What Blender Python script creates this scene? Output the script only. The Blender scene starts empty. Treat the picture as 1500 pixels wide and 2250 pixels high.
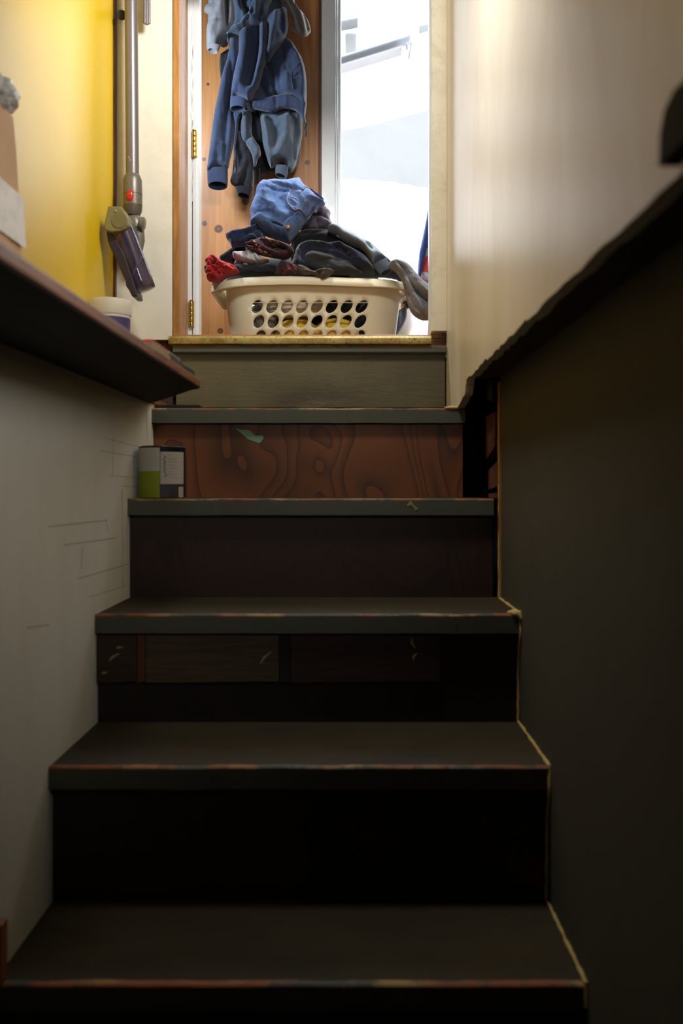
import bpy, bmesh, math, random
import numpy as np
from mathutils import Vector, noise
from mathutils.geometry import delaunay_2d_cdt
random.seed(7)
C = bpy.context.scene
col = C.collection
FP = 2187.5                      # focal length in pixels (35 mm on a 36 mm tall sensor, 2250 px)

# ------------------------------------------------------------------ camera
cam = bpy.data.cameras.new('camera'); camo = bpy.data.objects.new('camera', cam); col.objects.link(camo)
cam.sensor_fit = 'VERTICAL'; cam.sensor_height = 36; cam.lens = 35
cam.shift_x = -30 / 2250; cam.shift_y = -55 / 2250
camo.location = (0, 0, 0); camo.rotation_euler = (math.pi / 2, 0, 0)
cam.clip_start = .02
cam.dof.use_dof = True; cam.dof.focus_distance = 3.0; cam.dof.aperture_fstop = 4.0
C.camera = camo
# ------------------------------------------------------------------ world, exposure
C.view_settings.view_transform = 'Standard'; C.view_settings.look = 'None'
C.view_settings.exposure = 0.0; C.view_settings.gamma = 1; C.view_settings.use_curve_mapping = False
w = bpy.data.worlds.new('sky'); C.world = w; w.use_nodes = True
bg = w.node_tree.nodes['Background']; bg.inputs[0].default_value = (.93, .97, 1, 1); bg.inputs[1].default_value = 9.0
# ------------------------------------------------------------------ lamps
def area(name, loc, target, size, power, color, size_y=None, spread=180):
    l = bpy.data.lights.new(name, 'AREA'); l.energy = power; l.color = color
    l.shape = 'RECTANGLE'; l.size = size; l.size_y = size_y or size; l.spread = math.radians(spread)
    o = bpy.data.objects.new(name, l); col.objects.link(o); o.location = loc
    o.rotation_euler = (Vector(target) - Vector(loc)).to_track_quat('-Z', 'Y').to_euler()
    return o
area('stairwell_window_light', (.12, 1.55, 1.36), (-.50, 2.5, 1.08), .26, 6.0, (1, .98, .93), spread=100)
area('right_wall_fill', (-.12, 1.5, 1.30), (.2286, 1.6, .72), .25, 3.9, (1, .97, .91), spread=110)  # unseen fill lamp added to brighten the cream right wall
area('lower_wall_fill', (.20, .55, .40), (-.456, 1.6, .36), .2, 1.15, (1, .98, .94), spread=84)  # unseen fill lamp added for the lower left wall, no known source
area('hall_window_light', (-.80, 3.0, 1.30), (-.26, 3.38, 1.10), .12, 11, (.74, .86, 1))
area('basket_fill', (.02, 2.74, 1.62), (-.12, 3.08, .5), .25, 4.5, (1, .95, .88), spread=95)  # unseen fill lamp added to brighten the basket
# ------------------------------------------------------------------ helpers
def P(px, py, Y): return Vector(((px - 780) * Y / FP, Y, (1070 - py) * Y / FP))
def XX(px, Y): return (px - 780) * Y / FP
def ZZ(py, Y): return (1070 - py) * Y / FP
def meshobj(name, verts, faces, mat, parent=None, smooth=False, loc=None):
    me = bpy.data.meshes.new(name); me.from_pydata([tuple(v) for v in verts], [], [tuple(f) for f in faces]); me.update()
    o = bpy.data.objects.new(name, me); col.objects.link(o)
    if mat: me.materials.append(mat)
    if smooth:
        for p in me.polygons: p.use_smooth = True
    if parent: o.parent = parent
    return o
class MB:
    def __init__(s): s.v = []; s.f = []
    def add(s, v, f):
        n = len(s.v); s.v += [Vector(a) for a in v]; s.f += [tuple(i + n for i in g) for g in f]; return s
    def box(s, x0, x1, y0, y1, z0, z1, bev=0, seg=2):
        bm = bmesh.new(); bmesh.ops.create_cube(bm, size=1)
        for v in bm.verts: v.co = Vector(((x0 + x1) / 2 + v.co.x * (x1 - x0), (y0 + y1) / 2 + v.co.y * (y1 - y0), (z0 + z1) / 2 + v.co.z * (z1 - z0)))
        if bev: bmesh.ops.bevel(bm, geom=bm.edges[:], offset=bev, segments=seg, affect='EDGES', profile=.5)
        bm.verts.index_update()
        s.add([v.co.copy() for v in bm.verts], [[v.index for v in f.verts] for f in bm.faces]); bm.free(); return s
    def tube(s, pts, rad, n=14, cap=True, flat=1.0, up=Vector((0, 1, 0))):
        pts = [Vector(p) for p in pts]
        if not hasattr(rad, '__len__'): rad = [rad] * len(pts)
        rings = []
        for i, p in enumerate(pts):
            t = (pts[min(i + 1, len(pts) - 1)] - pts[max(i - 1, 0)]).normalized()
            u = up if abs(t.dot(up)) < .97 else Vector((1, 0, 0))
            a = t.cross(u).normalized(); b = t.cross(a).normalized()
            rings.append([p + (a * math.cos(k * 2 * math.pi / n) + b * flat * math.sin(k * 2 * math.pi / n)) * rad[i] for k in range(n)])
        v = [q for r in rings for q in r]; f = []
        for i in range(len(pts) - 1):
            for k in range(n): f.append((i * n + k, i * n + (k + 1) % n, (i + 1) * n + (k + 1) % n, (i + 1) * n + k))
        if cap: f.append(tuple(range(n - 1, -1, -1))); f.append(tuple((len(pts) - 1) * n + k for k in range(n)))
        return s.add(v, f)
    def lathe(s, c, prof, n=40, axis='Z'):
        v = []; f = []
        for (r, h) in prof:
            for k in range(n):
                a = 2 * math.pi * k / n; v.append(Vector(c) + Vector((r * math.cos(a), r * math.sin(a), h)))
        for i in range(len(prof) - 1):
            for k in range(n): f.append((i * n + k, i * n + (k + 1) % n, (i + 1) * n + (k + 1) % n, (i + 1) * n + k))
        f.append(tuple(range(n - 1, -1, -1))); f.append(tuple((len(prof) - 1) * n + k for k in range(n)))
        return s.add(v, f)
    def prism(s, poly, y0, y1):            # poly of (x, z), extruded in Y
        n = len(poly)
        v = [(x, y0, z) for x, z in poly] + [(x, y1, z) for x, z in poly]
        f = [tuple(range(n)), tuple(range(2 * n - 1, n - 1, -1))] + [(i, i + n, (i + 1) % n + n, (i + 1) % n) for i in range(n)]
        return s.add(v, f)
    def prismx(s, poly, x0, x1):           # poly of (y, z), extruded in X
        n = len(poly)
        v = [(x0, y, z) for y, z in poly] + [(x1, y, z) for y, z in poly]
        f = [tuple(range(n)), tuple(range(2 * n - 1, n - 1, -1))] + [(i, i + n, (i + 1) % n + n, (i + 1) % n) for i in range(n)]
        return s.add(v, f)
    def prismz(s, poly, z0, z1):
        n = len(poly)
        v = [(x, y, z0) for x, y in poly] + [(x, y, z1) for x, y in poly]
        f = [tuple(range(n)), tuple(range(2 * n - 1, n - 1, -1))] + [(i, i + n, (i + 1) % n + n, (i + 1) % n) for i in range(n)]
        return s.add(v, f)
    def build(s, name, mat, parent=None, smooth=False, recalc=True):
        o = meshobj(name, s.v, s.f, mat, parent, smooth)
        if recalc:
            bm = bmesh.new(); bm.from_mesh(o.data); bmesh.ops.recalc_face_normals(bm, faces=bm.faces[:]); bm.to_mesh(o.data); bm.free()
        if smooth:
            o.data.set_sharp_from_angle(angle=math.radians(38))
        return o
def boxo(name, dims, mat, parent=None, bev=.0015): return MB().box(*dims, bev=bev).build(name, mat, parent)
def thing(name, label, cat, loc=(0, 0, 0), group=None):
    o = bpy.data.objects.new(name, None); col.objects.link(o); o.empty_display_size = .05
    o.location = loc
    o['label'] = label; o['category'] = cat
    if group: o['group'] = group
    return o
def rebase(root):                          # put an Empty at the base of its parts
    bpy.context.view_layer.update()
    pts = [Vector(v.co) for ch in root.children_recursive if ch.type == 'MESH' for v in ch.data.vertices]
    c = Vector(((min(p.x for p in pts) + max(p.x for p in pts)) / 2, (min(p.y for p in pts) + max(p.y for p in pts)) / 2, min(p.z for p in pts)))
    root.location = c
    for ch in root.children: ch.location = -c
def tag(o, label, cat, group=None):
    o['label'] = label; o['category'] = cat
    if group: o['group'] = group
    return o
def struct(o, label=None):
    o['kind'] = 'structure'
    if label: o['label'] = label
    return o
# ------------------------------------------------------------------ materials
class NM:
    def __init__(s, name):
        s.m = bpy.data.materials.new(name); s.m.use_nodes = True; s.t = s.m.node_tree; s.n = s.t.nodes
        s.b = s.n['Principled BSDF']; s.tc = s.n.new('ShaderNodeTexCoord').outputs['Object']
    def link(s, a, b): s.t.links.new(a, b)
    def mapping(s, scale=(1, 1, 1), rot=(0, 0, 0), loc=(0, 0, 0), src=None):
        m = s.n.new('ShaderNodeMapping'); m.inputs['Scale'].default_value = scale; m.inputs['Rotation'].default_value = rot; m.inputs['Location'].default_value = loc
        s.link(src or s.tc, m.inputs[0]); return m.outputs[0]
    def noise(s, scale, detail=4, rough=.5, vec=None, dist=0):
        k = s.n.new('ShaderNodeTexNoise'); k.inputs['Scale'].default_value = scale; k.inputs['Detail'].default_value = detail
        k.inputs['Roughness'].default_value = rough; k.inputs['Distortion'].default_value = dist
        s.link(vec or s.tc, k.inputs['Vector']); return k.outputs['Fac']
    def ramp(s, fac, stops, interp='LINEAR'):
        r = s.n.new('ShaderNodeValToRGB'); r.color_ramp.interpolation = interp
        e = r.color_ramp.elements
        while len(e) < len(stops): e.new(.5)
        for i, (p, c) in enumerate(stops):
            e[i].position = p; e[i].color = tuple(c) + (1,) if len(c) == 3 else c
        s.link(fac, r.inputs[0]); return r.outputs[0]
    def g(s, fac, a, b):
        r = s.n.new('ShaderNodeMapRange'); r.inputs[1].default_value = a; r.inputs[2].default_value = b; s.link(fac, r.inputs[0]); return r.outputs[0]
    def mix(s, fac, a, b, mode='MIX'):
        m = s.n.new('ShaderNodeMix'); m.data_type = 'RGBA'; m.blend_type = mode
        for v, i in ((fac, 0), (a, 6), (b, 7)):
            if isinstance(v, (int, float)): m.inputs[i].default_value = v
            elif isinstance(v, tuple): m.inputs[i].default_value = v + (1,) if len(v) == 3 else v
            else: s.link(v, m.inputs[i])
        return m.outputs[2]
    def math(s, op, a, b=0.0, c=0.0):
        m = s.n.new('ShaderNodeMath'); m.operation = op
        for i, v in enumerate((a, b, c)):
            if isinstance(v, (int, float)): m.inputs[i].default_value = v
            else: s.link(v, m.inputs[i])
        return m.outputs[0]
    def sep(s, v=None):
        k = s.n.new('ShaderNodeSeparateXYZ'); s.link(v or s.tc, k.inputs[0]); return k.outputs
    def bump(s, h, strength=.3, dist=.01, prev=None):
        b = s.n.new('ShaderNodeBump'); b.inputs['Strength'].default_value = strength; b.inputs['Distance'].default_value = dist
        s.link(h, b.inputs['Height'])
        if prev: s.link(prev, b.inputs['Normal'])
        s.link(b.outputs[0], s.b.inputs['Normal']); return b.outputs[0]
    def col(s, c):
        if isinstance(c, tuple): s.b.inputs['Base Color'].default_value = c + (1,)
        else: s.link(c, s.b.inputs['Base Color'])
        return s
    def set(s, rough=.6, metal=0, spec=None, sheen=None, trans=None, coat=None):
        s.b.inputs['Roughness'].default_value = rough; s.b.inputs['Metallic'].default_value = metal
        if spec is not None: s.b.inputs['Specular IOR Level'].default_value = spec
        if sheen is not None: s.b.inputs['Sheen Weight'].default_value = sheen; s.b.inputs['Sheen Roughness'].default_value = .5
        if trans is not None: s.b.inputs['Transmission Weight'].default_value = trans
        if coat is not None: s.b.inputs['Coat Weight'].default_value = coat
        return s
def S(r, g=None, b=None):                  # sRGB 0-255 -> linear
    f = lambda c: ((c / 255 + .055) / 1.055) ** 2.4 if c > 10 else c / 255 / 12.92
    return (f(r), f(g if g is not None else r), f(b if b is not None else r))
def painted(name, c, rough=.5, dirt=.25, dirtc=None, scale=6, bump=.15, streak=None, spec=None):
    n = NM(name); a = n.noise(scale, 5, .6)
    vec = n.mapping(streak) if streak else None
    k = n.noise(scale * 1.7, 6, .7, vec, .5)
    dc = dirtc or tuple(x * .6 for x in c)
    f = n.math('MULTIPLY', n.ramp(k, [(.45, (0, 0, 0)), (.75, (1, 1, 1))]), dirt)
    n.col(n.mix(f, n.mix(n.math('MULTIPLY', a, .3), c, tuple(x * .85 for x in c)), dc))
    n.bump(n.noise(scale * 12, 4, .6), bump, .002); return n.set(rough, spec=spec).m
def fabric(name, c, c2=None, scale=900, rough=.95, sheen=.25, cloud=14, bump=.35, bumpd=.0008, fl=None):
    n = NM(name); c2 = c2 or tuple(x * .6 for x in c)
    base = n.mix(n.g(n.noise(cloud, 4, .6), .35, .68), c, c2)
    if fl: base = n.mix(n.math('MULTIPLY', n.g(n.noise(scale * .5, 2, .5), .5, .75), .5), base, fl)
    n.col(base); n.bump(n.noise(scale, 2, .5), bump, bumpd); n.set(rough, sheen=sheen, spec=.2)
    return n.m
def wood(name, dark, light, axis='Z', scale=1.0, rough=.5, knots=(), bump=.1, grain=1.0):
    n = NM(name)
    st = {'X': (.7, 9, 9), 'Y': (9, .7, 9), 'Z': (9, 9, .7)}[axis]
    st = tuple(q * scale for q in st)
    v = n.mapping(st); k = n.noise(2.2, 4, .6, v, 1.2)
    rings = n.math('FRACT', n.math('MULTIPLY', k, 9 * grain))
    rings = n.math('ABSOLUTE', n.math('SUBTRACT', rings, .5))
    fine = n.noise(26, 3, .7, n.mapping(tuple(q if q > 1.5 * scale else q * .6 for q in st)))
    f = n.math('ADD', n.math('MULTIPLY', rings, 1.1), n.math('MULTIPLY', fine, .5))
    cc = n.ramp(f, [(.15, dark), (.8, light)])
    for (x, y, z, r) in knots:
        d = n.n.new('ShaderNodeVectorMath'); d.operation = 'DISTANCE'
        n.link(n.tc, d.inputs[0]); d.inputs[1].default_value = (x, y, z)
        q = n.math('ADD', d.outputs['Value'], n.math('MULTIPLY', n.noise(90, 2), r * .5))
        kf = n.ramp(n.math('DIVIDE', q, r * 1.6), [(.0, (.55, .55, .55)), (.35, (.8, .8, .8)), (.72, (1, 1, 1)), (.95, (0, 0, 0))])
        cc = n.mix(kf, cc, tuple(x_ * .22 for x_ in dark))
    n.col(cc); n.bump(f, bump, .002); return n.set(rough).m
def plain(name, c, rough=.5, metal=0, var=.12, **k):
    n = NM(name); n.col(n.mix(n.math('MULTIPLY', n.noise(25, 4, .6), 1), c, tuple(x * (1 - 2 * var) for x in c)))
    n.bump(n.noise(180, 2), .06, .001); return n.set(rough, metal, **k).m

M = {}
M['yellow'] = painted('yellow_gloss_paint', S(226, 190, 22), .42, .12, scale=3, bump=.08, spec=.4)
M['white_panel'] = painted('white_painted_panel', S(228, 224, 212), .5, .25, S(170, 155, 120), scale=5)
M['hallwall'] = painted('hall_olive_paint', S(96, 92, 80), .7)
M['lower_wall'] = painted('grey_white_plaster', S(232, 230, 220), .75, .2, S(186, 180, 160), scale=5, streak=(1, 1, .4))
M['right_wall'] = painted('cream_wall_paint', S(230, 220, 196), .36, .55, S(198, 170, 125), scale=2.6, streak=(1, 1, .35), bump=.1, spec=.5)
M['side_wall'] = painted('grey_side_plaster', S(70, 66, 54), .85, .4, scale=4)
M['dark_wood'] = wood('dark_rough_timber', S(38, 24, 16), S(70, 45, 28), 'Y', rough=.8)
M['shelf'] = wood('stained_shelf_board', S(80, 42, 16), S(150, 88, 42), 'Y', rough=.45)
M['jamb'] = wood('jamb_wood', S(140, 92, 38), S(186, 132, 66), 'Z', rough=.5, grain=.4)
M['jamb_in'] = wood('jamb_wood_reveal', S(120, 84, 56), S(176, 130, 92), 'Z', rough=.5)
YP = 3.5
kn = [P(480, 503, YP).to_tuple() + (.013,), P(449, 491, YP).to_tuple() + (.008,), P(484, 727, YP).to_tuple() + (.009,), P(448, 350, YP).to_tuple() + (.006,),
      P(675, 357, YP).to_tuple() + (.008,), P(540, 442, YP).to_tuple() + (.012,), P(457, 185, YP).to_tuple() + (.005,)]
M['pine'] = wood('knotty_pine', S(132, 84, 40), S(168, 114, 62), 'Z', .55, .42, kn, grain=.4)
M['pine_edge'] = wood('pine_edge_dark', S(70, 34, 18), S(96, 52, 30), 'Z', rough=.5)
M['trim'] = painted('white_gloss_trim', S(222, 228, 234), .35, .12, S(170, 165, 140), scale=5)
M['cream_jamb'] = painted('cream_jamb_paint', S(230, 223, 202), .5, .35, S(140, 110, 60), scale=9)
M['brass'] = plain('brass', S(190, 165, 90), .35, 1)
M['floor'] = wood('hall_floorboards', S(96, 62, 30), S(150, 104, 56), 'X', rough=.4)
M['thresh'] = wood('threshold_wood', S(92, 56, 18), S(170, 118, 48), 'X', 1.5, rough=.45)
n = NM('worn_metal_nosing'); sp = n.g(n.noise(160, 4, .7), .56, .66); sp2 = n.g(n.noise(14, 3, .6), .4, .65)
n.col(n.mix(sp, n.mix(sp2, S(196, 176, 110), S(150, 122, 52)), S(50, 34, 12))); n.set(.42, .35); n.bump(n.noise(120, 3), .2, .002); M['nosing_metal'] = n.m
def riser_paint(name, c, c2, wear):
    n = NM(name); a = n.noise(5, 5, .6); b = n.noise(9, 6, .75, n.mapping((.7, 1, 2.2)), 1.0)
    f = n.g(b, .56, .7); base = n.mix(n.g(a, .35, .65), c, c2)
    x = n.sep(); zone = n.math('MULTIPLY', n.g(x[2], .27, .19), n.math('SUBTRACT', 1, n.math('MINIMUM', n.math('ABSOLUTE', n.math('MULTIPLY', n.math('ADD', x[0], .1), 5)), 1)))
    base = n.mix(n.math('MULTIPLY', n.math('MULTIPLY', n.g(b, .42, .55), zone), .95), base, S(40, 26, 14)); base = n.mix(n.math('MULTIPLY', n.math('MULTIPLY', n.g(b, .56, .62), n.g(zone, .45, .7)), .9), base, S(140, 70, 28))
    base = n.mix(n.math('MULTIPLY', n.g(n.noise(30, 4, .7, n.mapping((.8, 1, 2.5))), .62, .7), wear), base, S(60, 40, 20))
    n.col(base); n.bump(n.noise(60, 4, .7, n.mapping((.35, 1, 1.6), (0, .5, 0))), .35, .003); return n.set(.55).m
M['top_riser'] = riser_paint('scuffed_green_grey_paint', S(104, 96, 66), S(86, 80, 58), .5)
def plywood(name, dark, light, sc=1.0, seed=0):
    n = NM(name)
    v = n.mapping((2.6 * sc, 1, 1.25 * sc), loc=(seed, seed * .7, 0)); k = n.noise(1.6, 1.5, .5, v, .7)
    r = n.math('FRACT', n.math('MULTIPLY', k, 15)); r = n.math('MULTIPLY', n.math('POWER', r, 2.6), .75)
    fine = n.noise(60, 3, .7, n.mapping((6, 1, .5)))
    c = n.mix(r, light, dark); c = n.mix(n.math('MULTIPLY', fine, .35), c, dark)
    c = n.mix(n.math('MULTIPLY', n.g(n.noise(3, 3), .4, .7), .45), c, tuple(q * .5 for q in dark))
    n.col(c); n.bump(fine, .1, .001); return n.set(.5).m
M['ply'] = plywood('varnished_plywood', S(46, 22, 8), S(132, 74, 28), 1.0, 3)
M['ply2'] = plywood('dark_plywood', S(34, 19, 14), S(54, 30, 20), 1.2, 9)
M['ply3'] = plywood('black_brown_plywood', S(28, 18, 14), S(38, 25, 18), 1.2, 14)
def tread_mat(name, ztop, c=S(74, 76, 65)):
    n = NM(name); x = n.sep(); e = n.noise(14, 4, .7, n.mapping((1, 1, .2)))
    f = n.math('MULTIPLY', n.g(n.math('ABSOLUTE', n.math('SUBTRACT', x[2], ztop)), .005, .002), n.g(e, .42, .55))
    worn = n.mix(n.g(n.noise(9, 2), .45, .6), S(150, 82, 36), S(170, 140, 86))
    dirt = n.g(n.noise(20, 5, .7), .6, .7)
    base = n.mix(n.g(n.noise(6, 4), .4, .7), c, tuple(q * .8 for q in c)); base = n.mix(n.math('MULTIPLY', dirt, .5), base, S(50, 34, 20))
    n.col(n.mix(f, base, worn)); n.bump(n.noise(80, 4, .6), .25, .002); return n.set(.6).m
n = NM('tread_top'); a = n.noise(7, 5, .65, n.mapping((.5, 1, 1)))
n.col(n.mix(n.g(a, .35, .7), S(60, 50, 31), S(44, 39, 26))); n.bump(n.noise(110, 4), .2, .002); M['tread'] = n.set(.75, spec=.3).m
M['caulk'] = painted('yellowed_caulk', S(205, 180, 110), .6, .4, scale=20)
M['raw_edge'] = painted('torn_drywall_edge', S(70, 52, 38), .95, .6, S(24, 18, 14), scale=30, bump=.6)
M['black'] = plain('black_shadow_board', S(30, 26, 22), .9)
M['brick'] = painted('rough_red_block', S(96, 50, 32), .9, .4, scale=20, bump=.5)
# ------------------------------------------------------------------ structure: stairwell
L = .456
NZ = [(2.231, .1765, -.456, .247), (1.995, -.0235, -.456, .2775), (1.744, -.2235, -.456, .290), (1.48, -.4165, -.456, .290), (1.247, -.624, -.456, .290), (1.0, -.824, -.456, .290)]
struct(boxo('floor', (-1.1, 1.1, -1.2, 2.62, -1.06, -1.024), plain('basement_floor_concrete', S(70, 66, 58), .9), bev=0))
struct(boxo('wall_left', (-.60, -.456, -.6, 2.6, -1.024, .187), M['lower_wall'], bev=0))
struct(boxo('wall_left_upper', (-.66, -.60, -.6, 2.50, .187, 1.95), M['yellow'], bev=0))
# right upper wall with a torn lower edge
def torn():
    pts = [(2.50, .166), (2.36, .171), (2.25, .175), (2.20, .180), (2.155, .184), (2.12, .190), (2.08, .192), (2.07, .197), (2.062, .209), (2.052, .213), (2.046, .222)]
    y = 2.03
    while y > .3:
        pts.append((y, .222 + random.uniform(-.0035, .0035) * (1 if y > 1.3 else .6))); y -= random.uniform(.012, .05)
    pts += [(-.6, .222), (-.6, 1.95), (2.50, 1.95)]
    return pts
struct(MB().prismx(torn(), .2286, .245).build('wall_right', M['right_wall']))
struct(boxo('trim_1', (.244, .292, -.6, 2.03, .2215, .262), M['dark_wood'], bev=.002), 'dark timber plate under the cream right wall')
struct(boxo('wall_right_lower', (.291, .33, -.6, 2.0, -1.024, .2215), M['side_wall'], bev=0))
struct(MB().box(.2872, .2925, 1.985, 2.006, -.2235, .21).build('trim_2', M['jamb']), 'thin wood edge beside the steps')
struct(boxo('wall_behind_blocks', (.33, .36, 1.99, 2.5, -.3, .2215), M['black'], bev=0))
struct(boxo('wall_door_right', (.234, .36, 2.47, 2.62, -.3, 1.95), M['black'], bev=0))
struct(boxo('ceiling_lower', (-.66, .33, -.6, 1.25, .86, .95), painted('stair_soffit', S(60, 56, 50), .8), bev=0))
struct(boxo('wall_over_soffit', (-.66, .33, 1.2, 1.25, .95, 1.95), M['hallwall'], bev=0))
struct(boxo('ceiling_stairwell', (-.66, .33, 1.2, 2.62, 1.95, 2.0), M['hallwall'], bev=0))
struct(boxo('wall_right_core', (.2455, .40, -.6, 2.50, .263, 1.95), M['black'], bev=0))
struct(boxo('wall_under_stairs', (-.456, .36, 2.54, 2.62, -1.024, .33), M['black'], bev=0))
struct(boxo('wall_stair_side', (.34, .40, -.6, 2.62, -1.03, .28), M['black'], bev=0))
struct(boxo('wall_back', (-1.1, 1.1, -.65, -.6, -1.06, 1.0), M['black'], bev=0))
struct(boxo('wall_stair_head', (-.66, .36, 2.50, 2.62, 1.30, 1.95), M['white_panel'], bev=0))
# pencil marks on the lower left wall
def on_left(px, py): Y = .4558 * FP / (780 - px); return Vector((-.4558, Y, ZZ(py, Y)))
marks = [((228, 962), (306, 982)), ((222, 990), (304, 1005)), ((240, 1044), (304, 1050)), ((268, 1068), (304, 1070)), ((106, 1157), (236, 1143)), ((140, 1198), (254, 1182)),
         ((172, 1271), (280, 1240)), ((196, 1312), (276, 1287)), ((182, 1200), (178, 1250)), ((250, 960), (246, 1050)), ((322, 900), (324, 975)), ((268, 1075), (270, 1290)), ((232, 1140), (238, 1170)), ((60, 1380), (108, 1372))]
mb = MB()
for a, b in marks: mb.tube([on_left(*a), on_left(*b)], (.0004 if a[0] > 180 else .0006), 5)
mk = mb.build('pencil_lines', plain('pencil_graphite', S(150, 146, 134), .8), bpy.data.objects['wall_left'])
# ------------------------------------------------------------------ staircase
st = thing('staircase', 'narrow painted wooden basement stairs with worn grey green nosings', 'stairs')
for i, (y, z, x0, x1) in enumerate(NZ):
    back = NZ[i - 1][0] + .033 if i else 2.50
    boxo('tread', (x0, x1 - (0 if i > 1 else .002), y + .012, back + (0 if i else -.002), z - .03, z), M['tread'], st, bev=.001)
    # nosing strip with slightly uneven top edge
    v = []; nx = 60; mb = MB()
    prof = [(0, -.033), (0, -.002), (.002, 0), (.013, 0), (.013, -.033)]
    for k in range(nx + 1):
        x = x0 + (x1 - x0) * k / nx; dz = noise.noise(Vector((x * 14, i * 7, 0))) * .0014; dy = noise.noise(Vector((x * 9, i * 5, 3))) * .0012
        v += [(x, y + a + dy, z + b + (dz if b > -.01 else dz * .5)) for a, b in prof]
    f = [(k * 5 + j, k * 5 + (j + 1) % 5, (k + 1) * 5 + (j + 1) % 5, (k + 1) * 5 + j) for k in range(nx) for j in range(5)]
    mb.add(v, f + [(0, 1, 2, 3, 4), tuple(nx * 5 + j for j in range(5))]); mb.build('nosing', tread_mat('nosing_paint_%d' % i, z), st)
    if i < len(NZ) - 1:
        z2 = NZ[i + 1][1]
        xr = {0: .243, 1: .2775}.get(i, .290)
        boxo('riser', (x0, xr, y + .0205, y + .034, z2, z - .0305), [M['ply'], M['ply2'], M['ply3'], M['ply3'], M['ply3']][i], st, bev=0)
# top riser board, grey nosing strip, metal edge, threshold
tr = boxo('riser', (-.45, .2265, 2.50, 2.52, .1985, .3345), M['top_riser'], st, bev=.002); tr['label'] = 'scuffed green grey top riser board'
boxo('riser', (-.45, .2265, 2.521, 2.53, .17, .21), M['black'], st, bev=0)
boxo('nosing', (-.455, .2275, 2.480, 2.53, .336, .3525), tread_mat('top_nosing_paint', .3525, S(88, 88, 72)), st, bev=.001)
mb = MB(); pr = [(2.53, .376), (2.485, .3775), (2.474, .375), (2.4685, .369), (2.468, .362), (2.470, .3555), (2.476, .3535), (2.53, .3535)]
mb.prismx(pr, XX(370, 2.47), XX(947, 2.47)); me_ = mb.build('metal_edge_strip', M['nosing_metal'], st, smooth=True); me_['label'] = 'speckled yellowed metal edge strip'
boxo('threshold', (XX(398, 2.53), XX(945, 2.53), 2.53, 2.66, .3745, .3875), M['thresh'], st, bev=.003)
# paint smears on plywood risers
sm = painted('green_paint_smear', S(112, 150, 120), .5)
pts = [P(548, 945, 2.249), P(560, 958, 2.249), P(576, 956, 2.249), P(579, 963, 2.249), P(570, 974, 2.249), P(545, 965, 2.249), P(530, 952, 2.249), P(516, 940, 2.249), P(528, 944, 2.249)]
MB().prism([(p.x, p.z) for p in pts], 2.2505, 2.2515).build('paint_smear', sm, st)
cr = painted('cream_smear', S(150, 130, 90), .7)
# extra board fixed on the third riser
YB = 1.7525
def brd(x0p, x1p, m):
    MB().prism([(XX(x0p, YB), ZZ(1500, YB)), (XX(x1p, YB), ZZ(1497, YB)), (XX(x1p, YB), ZZ(1396, YB)), (XX(x0p, YB), ZZ(1394, YB))], YB, YB + .011).build('riser_patch_board', m, st)
brd(213, 300, wood('patch_a', S(40, 26, 18), S(58, 38, 26), 'X')); brd(302, 318, M['brick'])
brd(320, 612, wood('patch_b', S(56, 44, 28), S(76, 62, 40), 'X', rough=.6)); brd(614, 636, M['black']); brd(638, 966, wood('patch_c', S(38, 22, 18), S(52, 30, 24), 'X'))
for (a, b, c, d) in [(572, 1458, 596, 1432), (905, 1402, 912, 1424), (908, 1450, 916, 1436), (240, 1452, 262, 1436), (224, 1480, 236, 1478), (256, 1424, 270, 1422)]:
    MB().tube([P(a, b, YB - .0006), P((a + c) / 2 - 4, (b + d) / 2, YB - .0006), P(c, d, YB - .0006)], [.0012, .0025, .001], 8, flat=.25).build('putty_smear', cr, st)
# caulk bead along the right wall
pth = [P(1096, 900, 1.995), P(1097, 1060, 1.995), P(1096, 1300, 1.99), Vector((.288, 1.99, -.222)), Vector((.289, 1.745, -.2215)), Vector((.2885, 1.740, -.26)), Vector((.289, 1.762, -.3)), Vector((.288, 1.76, -.414)), Vector((.289, 1.482, -.4145)),
       Vector((.2885, 1.477, -.45)), Vector((.289, 1.498, -.5)), Vector((.288, 1.497, -.621)), Vector((.289, 1.247, -.621)), Vector((.289, 1.243, -.66))]
den = []
for a, b in zip(pth[:-1], pth[1:]):
    k = max(2, int((b - a).length / .008))
    for j in range(k): den.append(a.lerp(b, j / k) + Vector((random.uniform(-.0006, .0006), 0, random.uniform(-.0006, .0006))))
rad = [max(.0007, .0022 + .0016 * noise.noise(p * 40)) for p in den]
MB().tube(den, rad, 8).build('caulk_light_bead', M['caulk'], st, smooth=True)
MB().tube([Vector((.270, 1.756, -.2215)), Vector((.278, 1.746, -.2205)), Vector((.287, 1.742, -.2215)), Vector((.290, 1.74, -.23))], [.003, .006, .006, .004], 10).build('caulk_blob', M['caulk'], st, smooth=True)
MB().tube([Vector((.20, 2.229, .1775)), Vector((.215, 2.229, .178)), Vector((.229, 2.229, .178)), Vector((.24, 2.229, .177))], [.0015, .004, .0035, .001], 10).build('caulk_blob', M['caulk'], st, smooth=True)
MB().tube([P(895, 1112, 1.9945), P(902, 1106, 1.994), P(908, 1112, 1.994), P(915, 1120, 1.9945)], [.002, .005, .002, .004], 8, flat=.2).build('putty_smear', cr, st)
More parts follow.
